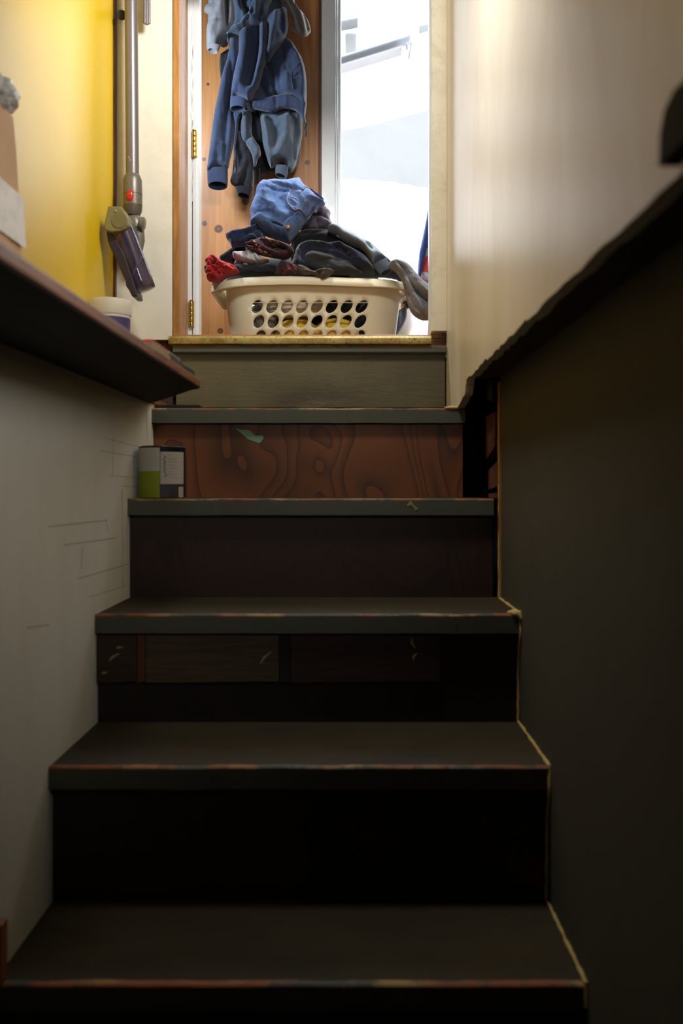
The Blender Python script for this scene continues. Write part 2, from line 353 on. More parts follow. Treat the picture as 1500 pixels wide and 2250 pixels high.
# rough blocks in the opening beside the third step from the top
for j, (y0, y1, za, zb) in enumerate([(2.02, 2.19, .09, .18), (2.02, 2.20, -.008, .06), (2.015, 2.10, -.022, -.014 + .0)]):
    pass
blk = [((2.11, 2.22), (.040, .150)), ((2.065, 2.185), (-.004 + .04, .030 + .04))]
tag(MB().prismx([(2.06, .155), (2.06, .085), (2.20, .06), (2.20, .155)], .289, .329).build('rough_block', M['brick']), 'upper rough reddish block in the dark gap right of the steps', 'block')
tag(MB().prismx([(2.03, .052), (2.03, .002), (2.16, -.006), (2.16, .036)], .289, .329).build('rough_block', M['brick']), 'middle rough reddish block in the dark gap right of the steps', 'block')
tag(MB().prismx([(2.003, -.012), (2.003, -.0225), (2.09, -.0225), (2.09, -.014)], .28, .329).build('rough_block', M['brick']), 'flat reddish block resting on the step right of the plywood', 'block')
tag(MB().prismx([(2.004, .215), (2.004, .17), (2.10, .19), (2.10, .215)], .275, .33).build('rough_block', M['black']), 'dark broken block just under the cream wall edge', 'block')
# ------------------------------------------------------------------ shelf on the left
mb = MB(); mb.prismz([(-.599, -.5), (-.291, -.5), (-.291, 1.875), (-.296, 1.893), (-.31, 1.905), (-.45, 2.21), (-.46, 2.46), (-.599, 2.46)], .1875, .2015)
bmx = mb.build('shelf_board', M['shelf']); tag(bmx, 'long brown stained shelf board along the left wall', 'shelf')
MB().prismz([(-.456, -.5), (-.2925, -.5), (-.2925, 1.874), (-.312, 1.903), (-.452, 2.21), (-.456, 2.21)], .1855, .1874).build('shade_sheet', plain('underside_shade', S(32, 22, 16), .8), bmx)  # near-black sheet paints in the shade below the shelf
bv = bmx.modifiers.new('b', 'BEVEL'); bv.width = .0015; bv.segments = 2
tag(boxo('shade_block', (-.455, -.352, 2.26, 2.478, .1775, .187), M['black'], None, .002), 'dark block standing for the shade behind the end of the left shelf', 'block')  # black block put in as the shade on the riser
# ------------------------------------------------------------------ white panel and door frame
def rpoly(x0, x1, z0, z1, r):
    p = [(x0, z0)]
    for k in range(7):
        a = -math.pi / 2 + k * math.pi / 12; p.append((x1 - r + r * math.cos(a), z0 + r + r * math.sin(a)))
    return p + [(x1, z1), (x0, z1)]
struct(MB().prism(rpoly(XX(257, 2.5), XX(380, 2.5), ZZ(748, 2.5), 1.95, .010), 2.488, 2.50).build('wall_panel_left', M['white_panel']))
struct(boxo('wall_behind_panel', (-.66, -.459, 2.501, 2.62, .15, 1.95), M['dark_wood'], bev=0))
struct(MB().box(-.6, -.5955, 2.470, 2.487, .2, 1.3).build('trim_3', M['pine_edge']), 'thin dark wood strip in the yellow wall corner')
door = thing('door_1', 'plain wooden door frame at the top of the stairs', 'door frame'); door['kind'] = 'structure'
del door['label']; del door['category']
MB().box(XX(380, 2.49), XX(394, 2.49), 2.490, 2.505, ZZ(745, 2.49), 1.36, bev=.001).build('jamb_face', M['jamb'], door)
MB().box(-.458, -.4425, 2.505, 2.634, .378, 1.36, bev=.001).build('jamb', M['jamb_in'], door)
MB().box(XX(409, 2.636), XX(421, 2.636), 2.636, 2.66, .378, 1.6, bev=.001).build('hinge_stile', M['trim'], door)
MB().box(XX(423.5, 2.636), XX(432, 2.636), 2.636, 2.66, .378, 1.6, bev=.001).build('hinge_stile', M['trim'], door)
MB().prism([(XX(432, 2.636), .378), (XX(440, 2.66), .378), (XX(440, 2.66), 1.6), (XX(432, 2.636), 1.6)], 2.642, 2.68).build('hinge_stile', M['trim'], door)
# ragged white bead standing for light leaking through the chipped slit
p = []; r = []
for k in range(90):
    py = -20 + k * 5.2
    p.append(P(422.5 + noise.noise(Vector((py * .03, 1, 2))) * 2.0 - (py > 330) * .0, py, 2.638)); r.append(.0016 * (1.1 + .8 * noise.noise(Vector((py * .05, 4, 2)))) * (1 if py < 250 else .45) + (.003 if abs(py - 255) < 6 else 0))
MB().tube(p, r, 8).build('caulk_light_bead', plain('slit_light_white', S(245, 245, 245), .4), door, smooth=True)
for (ya, yb, px) in ((288, 345, 427), (662, 719, 420.5)):
    h = MB().box(XX(px - 6, 2.633), XX(px + 6, 2.633), 2.631, 2.6358, ZZ(yb, 2.633), ZZ(ya, 2.633), bev=.0005).build('hinge', M['brass'], door)
    m2 = MB(); zt, zb = ZZ(ya, 2.63), ZZ(yb, 2.63); nseg = 5
    for k in range(nseg):
        z0 = zb + (zt - zb) * k / nseg; z1 = zb + (zt - zb) * (k + 1) / nseg - .001
        m2.lathe((XX(px, 2.63), 2.629, 0), [(.0038, z0), (.0042, z0 + .001), (.0042, z1 - .001), (.0038, z1)], 14)
    m2.lathe((XX(px, 2.63), 2.629, 0), [(.001, zt), (.005, zt + .001), (.005, zt + .003), (.001, zt + .004)], 14)
    m2.build('knuckle', M['brass'], h, smooth=True)
# right jamb
MB().box(XX(947, 2.5), .234, 2.49, 2.53, ZZ(729, 2.5), 1.36, bev=.002).build('jamb_face', M['cream_jamb'], door)
MB().box(XX(941, 2.56), XX(945, 2.56), 2.535, 2.57, ZZ(745, 2.56), 1.36, bev=.001).build('door_stop', M['trim'], door)
MB().box(XX(945, 2.54), .234, 2.53, 2.60, .378, 1.36, bev=.001).build('jamb', M['jamb_in'], door)
MB().box(-.458, .234, 2.49, 2.6, 1.29, 1.31, bev=.001).build('head_jamb', M['jamb'], door)
# ------------------------------------------------------------------ hall
struct(boxo('floor_hall', (-1.4, 1.6, 2.53, 5.2, .34, .377), M['floor'], bev=0))
struct(boxo('wall_pine', (-1.2, XX(705, YP), YP, YP + .06, .377, 2.45), M['pine'], bev=0))
struct(boxo('trim_4', (XX(700.5, YP - .012), XX(706, YP - .012), YP - .012, YP + .01, .377, 2.45), M['pine_edge'], bev=.001), 'dark edge strip of the pine boarding')
mb = MB().box(XX(706, YP - .01), XX(736, YP - .01), YP - .010, YP + .07, .377, 2.45, bev=.002)
mb.box(XX(737, YP - .016), XX(741, YP - .016), YP - .016, YP + .07, .377, 2.45, bev=.002).box(XX(742, YP - .012), XX(748.5, YP - .012), YP - .012, YP + .07, .377, 2.45, bev=.002)
struct(mb.build('trim_5', M['trim']), 'white door casing beside the pine boarding')
struct(boxo('wall_hall_left', (-1.25, -1.2, 2.62, 3.6, .377, 2.45), M['hallwall'], bev=0))
struct(boxo('wall_hall_right', (.62, .68, 2.62, 3.6, .377, 2.45), M['hallwall'], bev=0))
struct(boxo('ceiling_hall', (-1.25, .68, 2.62, 3.6, 2.45, 2.5), M['hallwall'], bev=0))
struct(boxo('wall_hall_front', (-1.25, -.66, 2.50, 2.62, .377, 2.45), M['hallwall'], bev=0))
struct(boxo('wall_hall_front_right', (.36, .68, 2.50, 2.62, .377, 2.45), M['white_panel'], bev=0))
struct(boxo('wall_hall_front_top', (-.66, .36, 2.50, 2.62, 1.951, 2.45), M['hallwall'], bev=0))
struct(boxo('wall_hall_back_right', (.40, .68, YP, YP + .06, .377, 2.45), M['white_panel'], bev=0))
struct(boxo('wall_hall_lintel', (XX(705, YP), .40, YP, YP + .06, 2.1, 2.45), M['white_panel'], bev=0))
# ------------------------------------------------------------------ outside, beyond the open doorway
snow = painted('snow', S(225, 228, 232), .8, .1, scale=2, bump=.2)
struct(boxo('floor_outside', (-3, 5, 5.2, 16, .2, .3), snow, bev=0))
def snowbank(name, Y, prof, depth, zb, mat, label):
    v = []; f = []; n = len(prof); rows = 8
    for j in range(rows + 1):
        t = j / rows
        for (px, py) in prof:
            q = P(px, py, Y); top = q.z + noise.noise(Vector((q.x * 2, t * 3, 1))) * .04
            v.append((q.x, Y + depth * (t ** 1.3), zb + (top - zb) * math.sin(min(1, t * 1.05 + .0) * math.pi / 2) ** .6))
    for j in range(rows):
        for i in range(n - 1): a = j * n + i; f.append((a, a + 1, a + n + 1, a + n))
    b0 = len(v); v += [(v[rows * n][0], v[rows * n][1], zb), (v[rows * n + n - 1][0], v[rows * n + n - 1][1], zb)]
    f.append(tuple([b0] + [rows * n + i for i in range(n)] + [b0 + 1])); f.append(tuple([i for i in range(n)] + [b0 + 1, b0]))
    o = meshobj(name, v, f, mat, None, True); tag(o, label, 'snow'); return o
hw = thing('house', 'overexposed white house wall with eave seen through the doorway', 'house')
sid = painted('white_siding', S(235, 240, 246), .8, .1, scale=2); gre = painted('pale_blue_grey_siding', S(92, 93, 94), .8, .3, scale=1.2)
YH = 9.0
boxo('wall', (-2.5, 4, YH + .25, YH + .5, .3, 7), sid, hw, 0)
def bar(name, a, b, th, dep, m, par):
    a = P(*a); b = P(*b); t = (b - a).normalized(); nrm = Vector((-t.z, 0, t.x)) * th
    return MB().add([a + nrm, b + nrm, b - nrm, a - nrm] + [q + Vector((0, dep, 0)) for q in (a + nrm, b + nrm, b - nrm, a - nrm)], [(0, 1, 2, 3), (7, 6, 5, 4), (0, 4, 5, 1), (1, 5, 6, 2), (2, 6, 7, 3), (3, 7, 4, 0)]).build(name, m, par)
edge = painted('grey_edge_metal', S(94, 98, 104), .6); edge2 = painted('pinkish_edge', S(102, 98, 98), .6)
bar('eave_edge', (640, 158, YH), (902, 76, YH), .0065, .2, edge, hw); bar('eave_underside', (640, 176, YH), (884, 101, YH), .004, .2, edge2, hw)
bar('verge_edge', (902, 76, YH), (914, -20, YH), .004, .2, edge, hw); bar('eave_bracket', (904, 92, YH), (899, 118, YH), .011, .12, painted('bracket_grey', S(70, 66, 70), .6), hw)
bar('eave_bracket', (893, 93, YH), (896, 99, YH), .006, .12, painted('bracket_grey2', S(90, 84, 88), .6), hw)
bar('ledge', (922, 57, YH), (960, 45, YH), .010, .15, gre, hw)
bar('vent_hood', (700, 50, YH), (786, 34, YH), .024, .2, gre, hw)
mb = MB()
for k in range(8): mb.box(XX(757 + k * 3.6, YH), XX(757 + k * 3.6, YH) + .005, YH + .22, YH + .255, ZZ(106, YH), ZZ(44, YH))
mb.build('vent_slats', gre, hw)
MB().prism([(P(640, 300, YH).x, P(0, 300, YH).z), (P(830, 262, YH).x, P(0, 262, YH).z), (P(1000, 215, YH).x, P(0, 215, YH).z), (P(1000, 420, YH).x, P(0, 420, YH).z), (P(640, 420, YH).x, P(0, 420, YH).z)], YH + .1, YH + .24).build('lower_wall', gre, hw)
rebase(hw)
snowbank('snow_bank', 7.2, [(500, 372), (700, 357), (752, 350), (780, 348), (800, 351), (830, 349), (850, 352), (870, 350), (890, 355), (910, 354), (925, 358), (960, 360), (1200, 380)], .6, .3, snow, 'bright snow bank in front of the pale house wall')

# ------------------------------------------------------------------ cloth modelling
def smooth_closed(pts, step, sharp=False):
    P_ = [np.array(p, float) for p in pts]; n = len(P_); out = []
    for i in range(n):
        p0, p1, p2, p3 = P_[i - 1], P_[i], P_[(i + 1) % n], P_[(i + 2) % n]
        k = max(1, int(np.linalg.norm(p2 - p1) / step))
        for j in range(k):
            t = j / k
            if sharp: out.append(p1 + (p2 - p1) * t)
            else: out.append(.5 * ((2 * p1) + (-p0 + p2) * t + (2 * p0 - 5 * p1 + 4 * p2 - p3) * t * t + (-p0 + 3 * p1 - 3 * p2 + p3) * t ** 3))
    return np.array(out)
def smooth_open(pts, step=3):
    P_ = [np.array(p, float) for p in pts]; P_ = [2 * P_[0] - P_[1]] + P_ + [2 * P_[-1] - P_[-2]]; out = []
    for i in range(1, len(P_) - 2):
        p0, p1, p2, p3 = P_[i - 1:i + 3]
        k = max(1, int(np.linalg.norm(p2 - p1) / step))
        for j in range(k):
            t = j / k; out.append(.5 * ((2 * p1) + (-p0 + p2) * t + (2 * p0 - 5 * p1 + 4 * p2 - p3) * t * t + (-p0 + 3 * p1 - 3 * p2 + p3) * t ** 3))
    out.append(P_[-2]); return np.array(out)
def segdist(Q, poly, closed):
    A = poly if closed else poly[:-1]; B = np.roll(poly, -1, 0) if closed else poly[1:]
    d = np.full(len(Q), 1e9)
    for a, b in zip(A, B):
        ab = b - a; t = np.clip(((Q - a) @ ab) / max(1e-9, ab @ ab), 0, 1); d = np.minimum(d, np.hypot(*(Q - a - t[:, None] * ab).T))
    return d
def inside(Q, poly):
    x, y = Q.T; c = np.zeros(len(Q), bool); a = poly; b = np.roll(poly, -1, 0)
    for (x1, y1), (x2, y2) in zip(a, b):
        if y1 == y2: continue
        c ^= ((y1 > y) != (y2 > y)) & (x < (x2 - x1) * (y - y1) / (y2 - y1) + x1)
    return c
FA = 1.0; WA = 1.0
class Puff:
    """a piece of cloth: its outline (measured on the plane Y), real thickness, folds and wrinkles"""
    def __init__(s, outline, Y, T, folds=(), step=3.2, edge=11, wr=.004, wang=90, wf=(.018, .06), seed=0, sharp=False, tilt=(0, 0), back=.6, ridged=True, profile=.55):
        s.Y = Y; s.T = T; s.edge = edge; s.folds = [(smooth_open(f[0], 4) if len(f[0]) > 2 else np.array(f[0], float), f[1], f[2] * FA) for f in folds]
        s.b = smooth_closed(outline, step, sharp); s.wr = wr * WA; s.wang = math.radians(wang); s.wf = wf; s.seed = seed; s.tilt = tilt; s.back = back; s.step = step; s.prof = profile; s.ridged = ridged
        s.c = s.b.mean(0)
    def h(s, Q):
        Q = np.atleast_2d(np.array(Q, float)); d = segdist(Q, s.b, True)
        e = np.clip(d / s.edge, 0, 1); pr = (1 - (1 - e) ** 2) ** s.prof
        H = s.T * pr
        m = np.clip(d / (s.edge * .35), 0, 1)
        for ln, wd, am in s.folds:
            q = segdist(Q, ln, False) / wd
            H = H + am * m * (np.exp(-q ** 2) if am > 0 else np.exp(-np.abs(q) * 1.3))
        ca, sa = math.cos(s.wang), math.sin(s.wang)
        for i, (x, y) in enumerate(Q):
            u = x * ca + y * sa; v = -x * sa + y * ca
            wx = noise.noise(Vector((x * .012, y * .012, s.seed + 9))) * 1.1
            a = noise.noise(Vector((u * s.wf[0], v * s.wf[1], s.seed + wx)))
            b = noise.noise(Vector((u * s.wf[0] * 2.3, v * s.wf[1] * 2.3, s.seed + 20 + wx)))
            k = (1 - 2.2 * abs(a)) * .7 + (1 - 2 * abs(b)) * .3 if s.ridged else (a + .4 * b) * 1.2
            H[i] += s.wr * k * m[i]
        return H
    def pos(s, Q, lift=0.0):
        H = s.h(Q); out = []
        for (x, y), h in zip(np.atleast_2d(np.array(Q, float)), H):
            p = P(x, y, s.Y); p.y += s.tilt[0] * (x - s.c[0]) + s.tilt[1] * (y - s.c[1]) - h - lift; out.append(p)
        return out
    def build(s, name, mat, parent=None):
        lo = s.b.min(0); hi = s.b.max(0); st_ = s.step; rows = []
        yy = lo[1] + st_ / 2; k = 0
        while yy < hi[1]:
            xs = np.arange(lo[0] + (st_ / 2 if k % 2 else 0), hi[0], st_); rows.append(np.stack([xs, np.full(len(xs), yy)], 1)); yy += st_ * .87; k += 1
        G = np.concatenate(rows); G = G[inside(G, s.b)]; G = G[segdist(G, s.b, True) > st_ * .55]
        nb = len(s.b); allp = np.concatenate([s.b, G])
        r = delaunay_2d_cdt([Vector(p) for p in allp], [(i, (i + 1) % nb) for i in range(nb)], [list(range(nb))], 1, 1e-4)
        V2 = np.array([tuple(v) for v in r[0]]); F = [tuple(f) for f in r[2]]
        d = segdist(V2, s.b, True); front = s.pos(V2); n = len(V2)
        e = np.clip(d / s.edge, 0, 1); bk = s.T * s.back * (1 - (1 - e) ** 2) ** .55
        onb = d < .02
        v = list(front); idx = {}
        for i in range(n):
            if onb[i]: idx[i] = i
            else:
                p = P(V2[i][0], V2[i][1], s.Y); p.y += s.tilt[0] * (V2[i][0] - s.c[0]) + s.tilt[1] * (V2[i][1] - s.c[1]) + bk[i] + .0005
                idx[i] = len(v); v.append(p)
        f = []
        for t in F:
            a, b_, c = [V2[i] for i in t[:3]]
            cr_ = (b_[0] - a[0]) * (c[1] - a[1]) - (b_[1] - a[1]) * (c[0] - a[0])
            t = t if cr_ < 0 else tuple(reversed(t))      # image y is down
            f.append(t); g_ = tuple(idx[i] for i in reversed(t))
            if set(g_) != set(t): f.append(g_)
        o = meshobj(name, v, f, mat, parent, True); s.o = o; return o
    def ribbon(s, name, pts, width, mat, parent, lift=.0008, thick=.0012, taper=False, step=3):
        q = smooth_open(pts, step) if len(pts) > 2 else smooth_open([pts[0], ((pts[0][0] + pts[1][0]) / 2, (pts[0][1] + pts[1][1]) / 2), pts[1]], step)
        mb = MB(); n = len(q); tan = np.gradient(q, axis=0); tan /= np.linalg.norm(tan, axis=1)[:, None] + 1e-9; nr = np.stack([-tan[:, 1], tan[:, 0]], 1)
        A = s.pos(q + nr * width / 2, lift); B = s.pos(q - nr * width / 2, lift); Cc = s.pos(q, lift + thick)
        v = A + Cc + B + [p + Vector((0, thick * 2 + .001, 0)) for p in A] + [p + Vector((0, thick * 2 + .001, 0)) for p in B]; f = []
        for i in range(n - 1):
            f += [(i, i + 1, n + i + 1, n + i), (n + i, n + i + 1, 2 * n + i + 1, 2 * n + i), (3 * n + i, 3 * n + i + 1, i + 1, i), (2 * n + i, 2 * n + i + 1, 4 * n + i + 1, 4 * n + i), (4 * n + i, 4 * n + i + 1, 3 * n + i + 1, 3 * n + i)]
        f += [(0, n, 2 * n, 4 * n, 3 * n), (n - 1, 4 * n - 1, 5 * n - 1, 3 * n - 1, 2 * n - 1)]
        return mb.add(v, f).build(name, mat, parent, smooth=True)
def cuff(name, top, bot, Y, flat, mat, parent, dark=None, n=28):
    """open tube: top=(x0,y0,x1,y1) line across the sleeve, bot the same at the opening; a ribbed hollow band"""
    a0, a1 = P(top[0], top[1], Y), P(top[2], top[3], Y); b0, b1 = P(bot[0], bot[1], Y), P(bot[2], bot[3], Y)
    v = []; f = []; prof = [(0, 1.0), (.3, 1.02), (.6, 1.03), (.93, 1.02), (1.0, .98), (.99, .86), (.8, .80), (.4, .78)]
    for t, s_ in prof:
        c0 = a0.lerp(b0, t); c1 = a1.lerp(b1, t); c = (c0 + c1) / 2; ax = (c1 - c0) / 2
        for k in range(n):
            th = 2 * math.pi * k / n; rr = s_ * (1 + .012 * math.cos(th * 14))
            v.append(c + ax * math.cos(th) * rr + Vector((0, -math.sin(th) * ax.length * flat * rr, math.sin(th) * ax.length * flat * .75 * max(0, t - .3))))
    for i in range(len(prof) - 1):
        for k in range(n): f.append((i * n + k, i * n + (k + 1) % n, (i + 1) * n + (k + 1) % n, (i + 1) * n + k))
    f.append(tuple((len(prof) - 1) * n + k for k in range(n)))
    return MB().add(v, f).build(name, mat, parent, smooth=True)
def c5(pts): return [(430 + x / 5, y / 5) for x, y in pts]
F_grey = fabric('light_grey_fleece', S(140, 140, 144), S(116, 116, 120), 700, bump=.3)
F_greyd = fabric('grey_fleece', S(120, 116, 112), S(98, 94, 90), 700)
F_teal = fabric('dark_teal_jersey', S(50, 66, 84), S(38, 52, 68), 900)
F_navy = fabric('faded_navy_cotton', S(46, 58, 82), S(34, 44, 64), 1000, cloud=9)
F_navyd = fabric('navy_rib', S(38, 48, 72), S(30, 38, 58), 1000)
F_char = fabric('charcoal_blue_cotton', S(62, 72, 84), S(44, 54, 66), 1000, cloud=9)
F_blk = fabric('black_navy_cotton', S(15, 17, 25), S(11, 12, 18), 1000)
# a peg rail above the frame carries the hanging clothes
rail = thing('coat_rail', 'wooden coat rail on the pine wall above the hanging clothes', 'coat rail')
boxo('rail_board', (-.46, -.14, 3.475, 3.4985, 1.86, 1.95), M['shelf'], rail, .002)
for x in (-.42, -.33, -.25, -.18): MB().tube([(x, 3.475, 1.90), (x, 3.43, 1.91), (x, 3.40, 1.935)], [.009, .008, .012], 12).build('peg', M['shelf'], rail, smooth=True)
rebase(rail)
FA = 1.35; WA = 1.6
# -- black garment at the back
g = thing('black_coat', 'black dark-cuffed garment hanging behind the other clothes on the pine wall', 'coat')
pf = Puff(c5([(560, 900), (700, 860), (1000, 1000), (1150, 1500), (1110, 1840), (960, 1930), (830, 1900), (690, 1960), (600, 1900), (540, 1500)]), 3.452, .022, wr=.006, seed=3, step=5); pf.build('body', F_blk, g)
pf = Puff(c5([(262, 640), (300, 590), (400, 560), (480, 700), (560, 1200), (620, 1600), (645, 1850), (640, 2000), (615, 2080), (540, 2060), (470, 2060), (410, 2040), (378, 1990), (400, 1900), (416, 1700), (400, 1300), (350, 1050), (285, 900), (262, 780)]), 3.415, .028, folds=[(c5([(480, 1500), (560, 1750), (500, 1980)]), 5, .008), (c5([(430, 1750), (470, 1950)]), 4, -.006)], wr=.006, seed=5); pf.build('sleeve', F_blk, g)
cuff('cuff', (517, 411, 556, 411), (522, 428, 549, 434), 3.40, .6, F_blk, g)
for k, x in enumerate((648, 700)):
    a = c5([(x, 1850), (x + 4, 2000), (x + 2, 2170)]); MB().tube([P(q[0], q[1], 3.41) for q in a], .002, 8).build('drawstring', F_blk, g)
pf = Puff(c5([(420, -220), (900, -220), (980, 100), (960, 700), (900, 1000), (640, 1100), (500, 700), (440, 300)]), 3.45, .02, wr=.004, seed=2, step=6); pf.build('back_panel', F_blk, g)
rebase(g)
# -- charcoal hoodie
g = thing('charcoal_sweatshirt', 'charcoal grey sweatshirt with pale highlights hanging lowest right among the clothes', 'sweatshirt')
pf = Puff(c5([(690, 1150), (870, 1180), (1080, 1180), (1165, 1260), (1172, 1400), (1165, 1520), (1130, 1680), (1090, 1840), (1040, 1900), (1010, 1860), (960, 1790), (900, 1800), (850, 1850), (825, 1850), (775, 1730), (740, 1600), (715, 1400)]), 3.395, .032,
          folds=[(c5([(760, 1350), (800, 1560), (830, 1800)]), 7, .014), (c5([(1010, 1350), (1000, 1550), (900, 1750)]), 12, .016), (c5([(880, 1450), (850, 1640)]), 7, -.012), (c5([(1100, 1400), (1080, 1800)]), 7, -.01)], wr=.004, seed=11); pf.build('body', F_char, g)
cuff('cuff', (606, 362, 634, 366), (605, 384, 629, 392), 3.375, .6, F_char, g)
pf = Puff(c5([(520, 1220), (600, 1230), (620, 1330), (612, 1450), (640, 1520), (700, 1620), (712, 1710), (680, 1760), (655, 1840), (635, 1820), (620, 1720), (585, 1640), (545, 1590), (500, 1520), (490, 1400), (505, 1290)]), 3.385, .022,
          folds=[(c5([(540, 1590), (580, 1540), (620, 1510)]), 3, -.012), (c5([(540, 1280), (560, 1480)]), 6, .008)], wr=.003, seed=12, step=2.8); pf.build('pocket_side', F_char, g)
pf = Puff(c5([(560, 1000), (720, 1000), (760, 1300), (745, 1560), (700, 1560), (610, 1480), (560, 1300)]), 3.405, .02, wr=.004, seed=14, step=5); pf.build('inner_panel', F_blk, g)
rebase(g)
# -- navy hoodie
g = thing('navy_hoodie', 'faded navy hoodie with long blue sleeves hanging on the pine wall', 'hoodie')
pf = Puff(c5([(740, 560), (900, 470), (990, 430), (1060, 470), (1130, 580), (1165, 640), (1200, 760), (1216, 900), (1218, 1050), (1210, 1180), (1190, 1200), (1130, 1130), (1000, 1060), (860, 1060), (800, 1150), (650, 1160), (600, 1180), (620, 1080), (690, 900), (720, 760)]), 3.352, .034,
          folds=[(c5([(770, 700), (850, 880), (880, 1040)]), 9, -.014), (c5([(910, 700), (935, 1000)]), 4, -.006), (c5([(700, 900), (780, 1080)]), 10, -.018), (c5([(1000, 760), (1020, 1020)]), 12, .007), (c5([(1000, 800), (950, 560), (850, 520)]), 14, -.014)], wr=.003, seed=21); pf.build('body', F_navy, g); body = pf
pf.ribbon('pocket_edge', c5([(1075, 1030), (1060, 900), (1072, 810), (1120, 775), (1172, 690)]), 2.6, F_navyd, g, .001, .0014)
pf.ribbon('pocket_edge', c5([(1078, 885), (1130, 840), (1165, 830)]), 1.8, F_navyd, g, .001, .001)
pf = Puff(c5([(620, 1130), (660, 1065), (760, 1080), (860, 1050), (1000, 1035), (1120, 1080), (1212, 1120), (1212, 1200), (1200, 1290), (1210, 1350), (1190, 1360), (1160, 1280), (1090, 1215), (980, 1195), (900, 1215), (850, 1240), (700, 1215), (620, 1190)]), 3.338, .014, edge=6, folds=[(c5([(1000, 1050), (990, 1190)]), 5, .003), (c5([(880, 1060), (880, 1220)]), 6, -.006)], wr=.0015, seed=22, wf=(.02, .12), step=2.8); pf.build('hem_band', F_navyd, g)
a = c5([(1200, 1340), (1220, 1375), (1200, 1405), (1215, 1440), (1212, 1500)]); MB().tube([P(q[0], q[1], 3.34) for q in a], [.002, .005, .0035, .0025, .004], 8).build('zip_pull', F_blk, g, smooth=True)
# left long sleeve
pf = Puff(c5([(395, 400), (440, 390), (462, 450), (470, 560), (478, 640), (450, 790), (420, 950), (400, 1100), (420, 1260), (430, 1400), (410, 1600), (380, 1750), (350, 1860), (250, 1850), (128, 1900), (132, 1780), (150, 1650), (180, 1420), (210, 1220), (245, 1060), (280, 880), (330, 700), (370, 520)]), 3.385, .036,
          folds=[(c5([(400, 700), (370, 1100), (340, 1500), (320, 1800)]), 9, -.010), (c5([(340, 760), (270, 1200), (220, 1700)]), 14, .010), (c5([(250, 1640), (240, 1820)]), 5, -.005), (c5([(310, 1620), (300, 1800)]), 4, .004)], wr=.0022, seed=24, wf=(.01, .05), edge=15); pf.build('sleeve', F_navy, g)
cuff('cuff', (455.5, 372, 500, 369), (457, 408, 499.5, 409), 3.378, .55, F_navyd, g)
# zip edge strip between sleeves
pf = Puff(c5([(415, 1240), (500, 1245), (470, 1330), (455, 1450), (435, 1600), (440, 1700), (432, 1800), (440, 1890), (415, 1910), (425, 1820), (415, 1700), (412, 1620), (425, 1450), (428, 1350)]), 3.37, .008, wr=.001, seed=27, step=2.2, edge=5); pf.build('zip_edge', F_navy, g)
# front sleeve
pf = Puff(c5([(478, 385), (560, 330), (660, 280), (760, 250), (800, 380), (790, 500), (790, 640), (760, 730), (720, 860), (680, 980), (630, 1070), (590, 1120), (520, 1100), (440, 1080), (388, 1090), (392, 990), (412, 870), (440, 740), (468, 610), (470, 480)]), 3.325, .042,
          folds=[(c5([(690, 330), (690, 560), (650, 800), (600, 960)]), 7, -.022), (c5([(560, 420), (540, 650), (480, 950)]), 13, .012), (c5([(745, 360), (740, 640), (690, 850)]), 7, .010), (c5([(480, 1000), (470, 1060)]), 4, -.005)], wr=.002, seed=25, wf=(.01, .05)); pf.build('sleeve', F_navy, g)
cuff('cuff', (506.5, 212, 545, 218), (505.5, 240, 538.5, 240), 3.32, .55, F_navy, g)
pf = Puff(c5([(790, 200), (880, 140), (990, 100), (1010, 200), (1015, 300), (990, 400), (945, 480), (880, 560), (830, 640), (790, 690), (757, 620), (780, 540), (790, 420), (775, 300)]), 3.318, .034,
          folds=[(c5([(900, 200), (850, 420), (820, 560)]), 9, .014), (c5([(950, 200), (960, 380)]), 8, -.012), (c5([(800, 300), (800, 560)]), 5, -.01)], wr=.003, seed=26); pf.build('hood', F_navy, g)
rebase(g)
# -- grey fleece at both sides
g = thing('grey_fleece', 'light grey fleece top with its sleeves sticking out left and right of the blue clothes', 'fleece')
pf = Puff(c5([(180, -250), (460, -250), (470, 0), (440, 250), (370, 400), (348, 500), (300, 520), (262, 500), (200, 430), (150, 300), (135, 150)]), 3.40, .03, folds=[(c5([(330, -60), (350, 250)]), 6, -.012), (c5([(400, -50), (390, 300)]), 8, .010)], wr=.004, seed=31); pf.build('side_panel', F_grey, g)
pf = Puff(c5([(190, -250), (330, -250), (335, -20), (345, 200), (345, 330), (320, 380), (290, 440), (260, 500), (230, 545), (130, 545), (118, 480), (118, 350), (138, 240), (150, 170), (92, 128), (110, 80), (170, 10)]), 3.372, .034,
          folds=[(c5([(290, 60), (250, 200), (180, 420)]), 9, .010), (c5([(130, 120), (200, 60), (260, -20)]), 5, -.008), (c5([(320, 240), (260, 260), (170, 280)]), 4, -.004)], wr=.003, seed=32); pf.build('sleeve', F_grey, g)
cuff('cuff', (454, 98, 484, 100), (456, 110, 478, 115), 3.352, .55, F_grey, g)
pf = Puff(c5([(900, -250), (1060, -250), (1085, 20), (1130, 90), (1185, 150), (1235, 230), (1255, 300), (1262, 350), (1235, 385), (1205, 405), (1150, 388), (1085, 358), (1035, 322), (1050, 290), (1068, 250), (1030, 170), (990, 80), (940, 20)]), 3.36, .022,
          folds=[(c5([(1010, 20), (1100, 180), (1170, 360)]), 4, -.016), (c5([(1060, 40), (1150, 180), (1200, 380)]), 5, .012), (c5([(1100, 60), (1190, 200), (1230, 340)]), 4, -.010), (c5([(980, 0), (1060, 150), (1110, 330)]), 5, .010)], wr=.003, seed=33, step=2.6); pf.build('draped_panel', F_greyd, g)
rebase(g)
